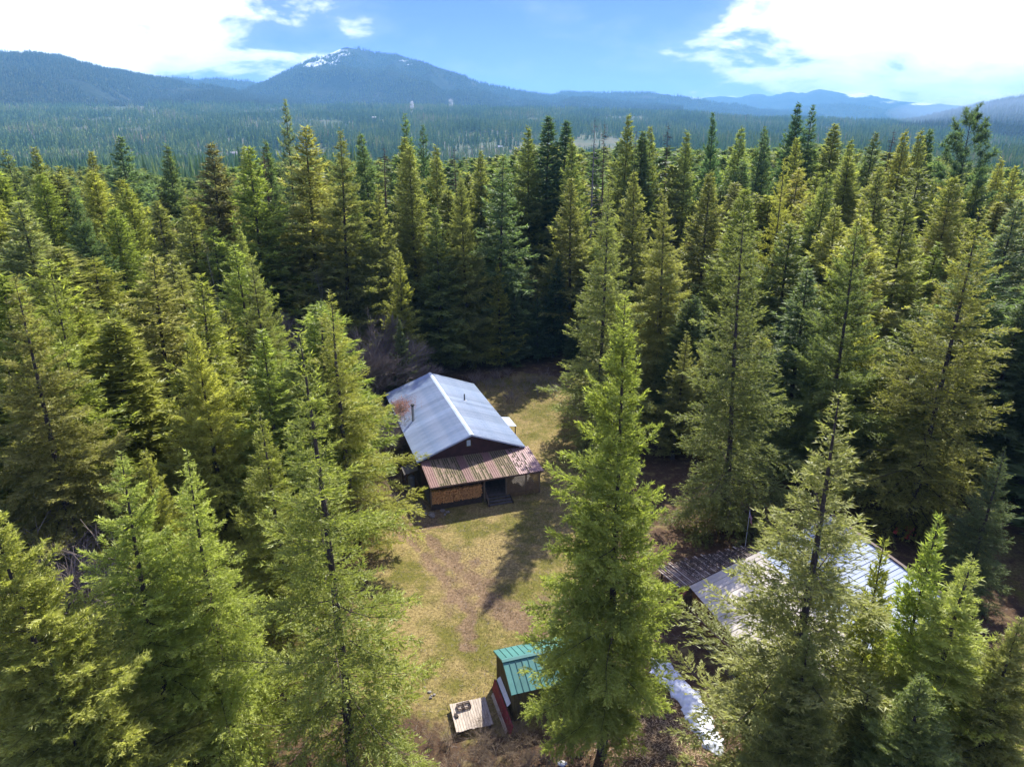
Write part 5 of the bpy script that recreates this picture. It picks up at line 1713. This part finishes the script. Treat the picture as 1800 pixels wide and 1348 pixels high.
pa_ = np.array(placed)
rest = []
nind = 0
LIM = 292 - len([t for t in TREES if t[0] not in ('brush', 'straw')])
KN = ('midA', 'midB', 'midC', 'cedar', 'midD', 'midE', 'midD', 'midE', 'spire')
KF = ('farA', 'farB', 'farC')
GR1 = 'firs filling the forest around the clearing'
ZONE = ((90, 'at the left edge'), (200, 'below the broad bluish skyline fir'), (330, 'below the pale left group'), (430, 'under the rusty-dark fir'), (540, 'under the tall spindly tree'),
        (680, 'beside the very broad fir'), (800, 'above the house'), (930, 'beside the tall fir behind the house'), (1040, 'below the dark central skyline group'),
        (1130, 'below the dead skyline pair'), (1240, 'by the white-topped fir'), (1320, 'above the central fir to its right'), (1430, 'below the tallest dark fir'),
        (1540, 'by the pointed upswept fir'), (1650, 'above the red tractor'), (1750, 'under the round-headed pine'), (9999, 'at the right edge'))
HUE = {'y': 'yellowish', 'G': 'light green', 'g': 'green', 'd': 'dark green', 'o': 'golden'}
KW = {'cedar': 'feathery', 'spire': 'slim', 'midC': 'bare-stemmed', 'midD': 'spreading', 'midE': 'shaggy', 'midB': 'ragged'}
for (x, y) in cand:
    if blocked(x, y): continue
    d_ = math.hypot(x, y)
    near = np.hypot(pa_[:, 0] - x, pa_[:, 1] - y)
    if (near < np.maximum(3.0, pa_[:, 2] * 0.62)).any(): continue
    h = g9.uniform(17, 27) if d_ < 120 else g9.uniform(20, 32)
    if -8 < x < 32 and y < 128: h = g9.uniform(12, 18)
    zt = float(terrain(x, y))
    ux, uy = project(x, y, zt + h)
    lim = float(np.interp(ux, CANX, CANY)) + g9.uniform(2, 22)
    if uy < lim:
        # lower the tree until its tip sits under the line of the treetops
        for _ in range(30):
            h *= 0.965
            if project(x, y, zt + h)[1] >= lim: break
        if h < 9: continue
    ra = g9.uniform(0.14, 0.23)
    u_ = g9.uniform()
    left = x < -0.22 * y
    ti = ('y' if u_ < 0.42 else 'G' if u_ < 0.75 else 'g') if left and d_ < 170 else ('o' if x > 0.35 * y and u_ < 0.35 else 'g' if u_ < 0.45 else 'G' if u_ < 0.62 else 'd' if u_ < 0.84 else 'y')
    if nind < LIM and -60 < ux < 1860:
        nind += 1
        k = KN[int(g9.integers(0, 9))] if d_ < 150 else KF[int(g9.integers(0, 3))]
        ux, uy = project(x, y, zt + h)
        zone = [z_[1] for z_ in ZONE if ux < z_[0]][0]
        deep = 'high' if uy < 330 else 'halfway up' if uy < 430 else 'low'
        lab = ' '.join(w_ for w_ in (HUE[ti], KW.get(k, 'full'), 'fir', deep, 'in the forest', zone) if w_)
        tree(k, x, y, h, ra, ti, lab, GR1)
    else:
        rest.append((x, y, zt, h, ra))


# ---- geometry-node scatter for the uncountable
def scatter(name, pts, zsc, rsc, protos, label, seed=1):
    """one object: a point cloud that instances the given meshes; per point height and radius scale"""
    me = bpy.data.meshes.new(name)
    me.vertices.add(len(pts))
    me.vertices.foreach_set('co', np.asarray(pts, np.float32).ravel())
    rr_ = np.random.default_rng(seed)
    sc = me.attributes.new('isc', 'FLOAT_VECTOR', 'POINT')
    sc.data.foreach_set('vector', np.stack([rsc, rsc, zsc], 1).astype(np.float32).ravel())
    ro = me.attributes.new('irot', 'FLOAT_VECTOR', 'POINT')
    ro.data.foreach_set('vector', np.stack([np.zeros(len(pts)), np.zeros(len(pts)), rr_.uniform(0, 6.28, len(pts))], 1).astype(np.float32).ravel())
    ix = me.attributes.new('iidx', 'INT', 'POINT')
    ix.data.foreach_set('value', rr_.integers(0, len(protos), len(pts)).astype(np.int32))
    ng = bpy.data.node_groups.new(name, 'GeometryNodeTree')
    ng.interface.new_socket('Geometry', in_out='INPUT', socket_type='NodeSocketGeometry')
    ng.interface.new_socket('Geometry', in_out='OUTPUT', socket_type='NodeSocketGeometry')
    gi, go = ng.nodes.new('NodeGroupInput'), ng.nodes.new('NodeGroupOutput')
    g2i = ng.nodes.new('GeometryNodeGeometryToInstance')
    for p in protos:
        oi = ng.nodes.new('GeometryNodeObjectInfo')
        oi.inputs['Object'].default_value = p
        oi.inputs['As Instance'].default_value = True
        ng.links.new(oi.outputs['Geometry'], g2i.inputs[0])
    iop = ng.nodes.new('GeometryNodeInstanceOnPoints')
    m2p = ng.nodes.new('GeometryNodeMeshToPoints')
    ng.links.new(gi.outputs[0], m2p.inputs[0])
    ng.links.new(m2p.outputs[0], iop.inputs['Points'])
    ng.links.new(g2i.outputs[0], iop.inputs['Instance'])
    iop.inputs['Pick Instance'].default_value = True
    for nm, typ, sock in (('isc', 'FLOAT_VECTOR', 'Scale'), ('irot', 'FLOAT_VECTOR', 'Rotation'), ('iidx', 'INT', 'Instance Index')):
        na = ng.nodes.new('GeometryNodeInputNamedAttribute')
        na.data_type = typ
        na.inputs[0].default_value = nm
        outs = [s_ for s_ in na.outputs if s_.enabled and s_.name == 'Attribute']
        ng.links.new(outs[0], iop.inputs[sock])
    ng.links.new(iop.outputs[0], go.inputs[0])
    o = link(name, me)
    md = o.modifiers.new('scatter', 'NODES')
    md.node_group = ng
    tag(o, label, kind='stuff')
    return o


def proto(name, spec):
    """trunk and crown of a far tree joined in one mesh, never linked to the scene"""
    tm, cm, h0, r0 = spec
    bm = bmesh.new()
    bm.from_mesh(cm)
    me = bpy.data.meshes.new(name)
    bm.to_mesh(me)
    bm.free()
    me.materials.append(M['needle_far']); me.materials.append(M['bark'])
    return bpy.data.objects.new(name, me), h0, r0


FAR2 = dict(tuft=1.0, tw=0.34, bsp=0.45, tsp=0.38, dead=0, needle='needle_far')
fp = []
for i, (sd2, rr2) in enumerate(((31, 4.8), (32, 4.0), (33, 3.2))):
    sp2 = conifer('forest', sd2, 28, rr2, 0.1, 1.0, 5, ragged=0.35, irregular=0.2, **FAR2)
    fp.append(bpy.data.objects.new('forest_fir', sp2[1]))
rest = np.array(rest)
if len(rest):
    scatter('distant_forest', rest[:, :3], rest[:, 3] / 28, rest[:, 3] * rest[:, 4] / 3.1, fp, 'mass of firs covering the flat land beyond the clearing', 3)

# valley and mountain woods: tiny trees
fc = []
gq = np.random.default_rng(90)
for i in range(3):
    vs, fs, ti = [], [], []
    h_, r_ = 20.0, 2.9 - 0.3 * i
    for k in range(5):
        zb_ = 1.5 + k * 3.6
        rr_ = r_ * (1 - k / 5.2)
        b = len(vs)
        m_ = 6
        for j in range(m_):
            a = 2 * math.pi * j / m_ + k * 0.5
            q = rr_ * (1.15 if j % 2 else 0.6)
            vs.append((q * math.cos(a), q * math.sin(a), zb_ + gq.uniform(-.5, .5)))
            ti.append(gq.uniform(0.2, 0.8))
        vs.append((gq.uniform(-.2, .2), gq.uniform(-.2, .2), zb_ + 5.4)); ti.append(0.8)
        for j in range(m_): fs.append((b + j, b + (j + 1) % m_, b + m_))
    fc.append(bpy.data.objects.new('valley_fir', np_mesh('valley_fir', vs, fs, [M['needle_valley']], tint=ti)))

N = 150000
a_ = gq.uniform(-0.70, 0.70, N)
u_ = gq.uniform(0, 1, N)
d_ = np.sqrt(620 ** 2 + u_ * (5000 ** 2 - 620 ** 2))
near_ = gq.uniform(0, 1, N) < 0.32
d_ = np.where(near_, 420 + (1500 - 420) * gq.uniform(0, 1, N) ** 0.8, d_)
X_, Y_ = d_ * np.sin(a_), d_ * np.cos(a_)
dens = fbm(X_ / 260, Y_ / 260, 4, 12.0)
fields = fbm(X_ / 700, Y_ / 420, 3, 21.0)
keep = (dens > 0.34) & (fields < 0.80) & (fbm(X_ / 70, Y_ / 70, 3, 40.0) > 0.36)
for (cx_, cy_, rx_, ry_) in ((-700, 2950, 120, 60), (-560, 2550, 70, 40), (-1500, 4500, 300, 120), (-560, 1500, 25, 30), (-380, 1150, 25, 30), (300, 2400, 60, 40), (-1100, 2300, 80, 40)):
    keep &= ((X_ - cx_) / rx_) ** 2 + ((Y_ - cy_) / ry_) ** 2 > gq.uniform(0.3, 1.2, N)
X_, Y_ = X_[keep], Y_[keep]
Z_ = terrain(X_, Y_) - 0.5
big = gq.uniform(0.6, 1.35, len(X_)) * (1 + 0.35 * (fbm(X_ / 400, Y_ / 400, 2, 5.0) > 0.5))
scatter('valley_forest', np.stack([X_, Y_, Z_], 1), big, big * gq.uniform(0.8, 1.3, len(X_)), fc, 'woods of small firs covering the wide valley floor and bench', 5)

mp_ = []
for key, cnt in (('peak', 42000), ('left', 42000), ('saddle', 9000), ('left_far', 5000), ('plateau', 14000), ('right', 16000), ('mid_right', 6000)):
    A0, T0, X0, Y0, Z0 = MT[key]
    uu = gq.uniform(0, X0.shape[1] - 1.001, cnt); tt = gq.uniform(0, 1, cnt) ** 0.7
    ti_ = np.interp(tt, T0[:46], np.arange(46)).clip(0, 44.999)
    i0, j0 = ti_.astype(int), uu.astype(int)
    fi, fj = ti_ - i0, uu - j0
    bl_ = lambda G: (G[i0, j0] * (1 - fi) * (1 - fj) + G[i0 + 1, j0] * fi * (1 - fj) + G[i0, j0 + 1] * (1 - fi) * fj + G[i0 + 1, j0 + 1] * fi * fj)
    px3, py3, pz3 = bl_(X0), bl_(Y0), bl_(Z0)
    ok = fbm(px3 / 300, py3 / 300, 4, 30.0) > 0.36
    if key == 'peak':
        ok &= ~((np.hypot((px3 + 1900) / 420, (pz3 - 730) / 140) < gq.uniform(0.6, 1.2, len(px3))))
    mp_.append(np.stack([px3, py3, pz3 - 1], 1)[ok])
mp_ = np.concatenate(mp_)
bg_ = gq.uniform(0.9, 1.9, len(mp_))
fm_ = []
for o_ in fc:
    m_ = o_.data.copy(); m_.materials[0] = M['needle_mountain']
    fm_.append(bpy.data.objects.new('mountain_fir', m_))
scatter('mountain_forest', mp_, bg_, bg_ * 1.3, fm_, 'woods of firs covering the slopes of the distant mountains', 6)

# ------------------------------------------------------------------ smoke and haze
def volume_mat(name, color, density, noise=None):
    m, t, o = new_mat(name)
    v = nd(t, 'ShaderNodeVolumePrincipled')
    v.inputs['Color'].default_value = (*color, 1)
    v.inputs['Density'].default_value = density
    v.inputs['Anisotropy'].default_value = 0.0
    t.links.new(v.outputs[0], o.inputs['Volume'])
    if noise:
        co = nd(t, 'ShaderNodeTexCoord')
        n = nd(t, 'ShaderNodeTexNoise')
        n.inputs['Scale'].default_value = noise
        n.inputs['Detail'].default_value = 4
        t.links.new(co.outputs['Object'], n.inputs['Vector'])
        t.links.new(mth(t, 'MULTIPLY', sstep(t, n.outputs['Fac'], 0.42, 0.62), density), v.inputs['Density'])
    return m


def plume(x, y, hgt, r, dens, label):
    z = float(terrain(x, y)) + 8
    bm = bmesh.new()
    bmesh.ops.create_icosphere(bm, subdivisions=3, radius=1)
    for v in bm.verts:
        t_ = (v.co.z + 1) / 2
        w_ = r * (0.35 + 1.0 * t_) * (1 + 0.25 * math.sin(v.co.x * 5 + t_ * 6))
        v.co = Vector((v.co.x * w_ + 0.5 * r * t_ * t_, v.co.y * w_, t_ * hgt))
    me = bpy.data.meshes.new('smoke_plume'); bm.to_mesh(me); bm.free()
    me.materials.append(volume_mat('smoke', (0.95, 0.97, 1.0), dens, 0.06))
    tag(link('smoke_plume', me, None, (x, y, z)), label, 'smoke')


plume(-440, 3330, 62, 8, 0.16, 'small white smoke plume rising from the far bench below the peak')
plume(-300, 3700, 70, 12, 0.03, 'faint thin smoke plume right of the bright one below the peak')

bm = bmesh.new()
bmesh.ops.create_icosphere(bm, subdivisions=4, radius=1)
for v in bm.verts: v.co = Vector((v.co.x * 1000, v.co.y * 700, v.co.z * 95))  # flattened ellipsoid of thin volume added for the mist in the valley
me = bpy.data.meshes.new('valley_mist'); bm.to_mesh(me); bm.free()
me.materials.append(volume_mat('thin_mist', (0.60, 0.80, 1.0), 0.00045))
tag(link('valley_mist', me, None, (2650, 3250, 75)), 'thin bluish mist lying in the valley below the dark hill at the right edge', 'smoke')

HX = 17500.0
HB, HT = float(GZ.min()) - 1.0, max(float(v[4].max()) for v in MT.values()) + 55.0
b = MB().box(-HX, HX, -HX, HX, HB, HT)
hz_ = b.build('haze', volume_mat('haze', (0.27, 0.64, 1.0), 0.000075))
tag(hz_, 'pale blue air over the valley', kind='stuff')
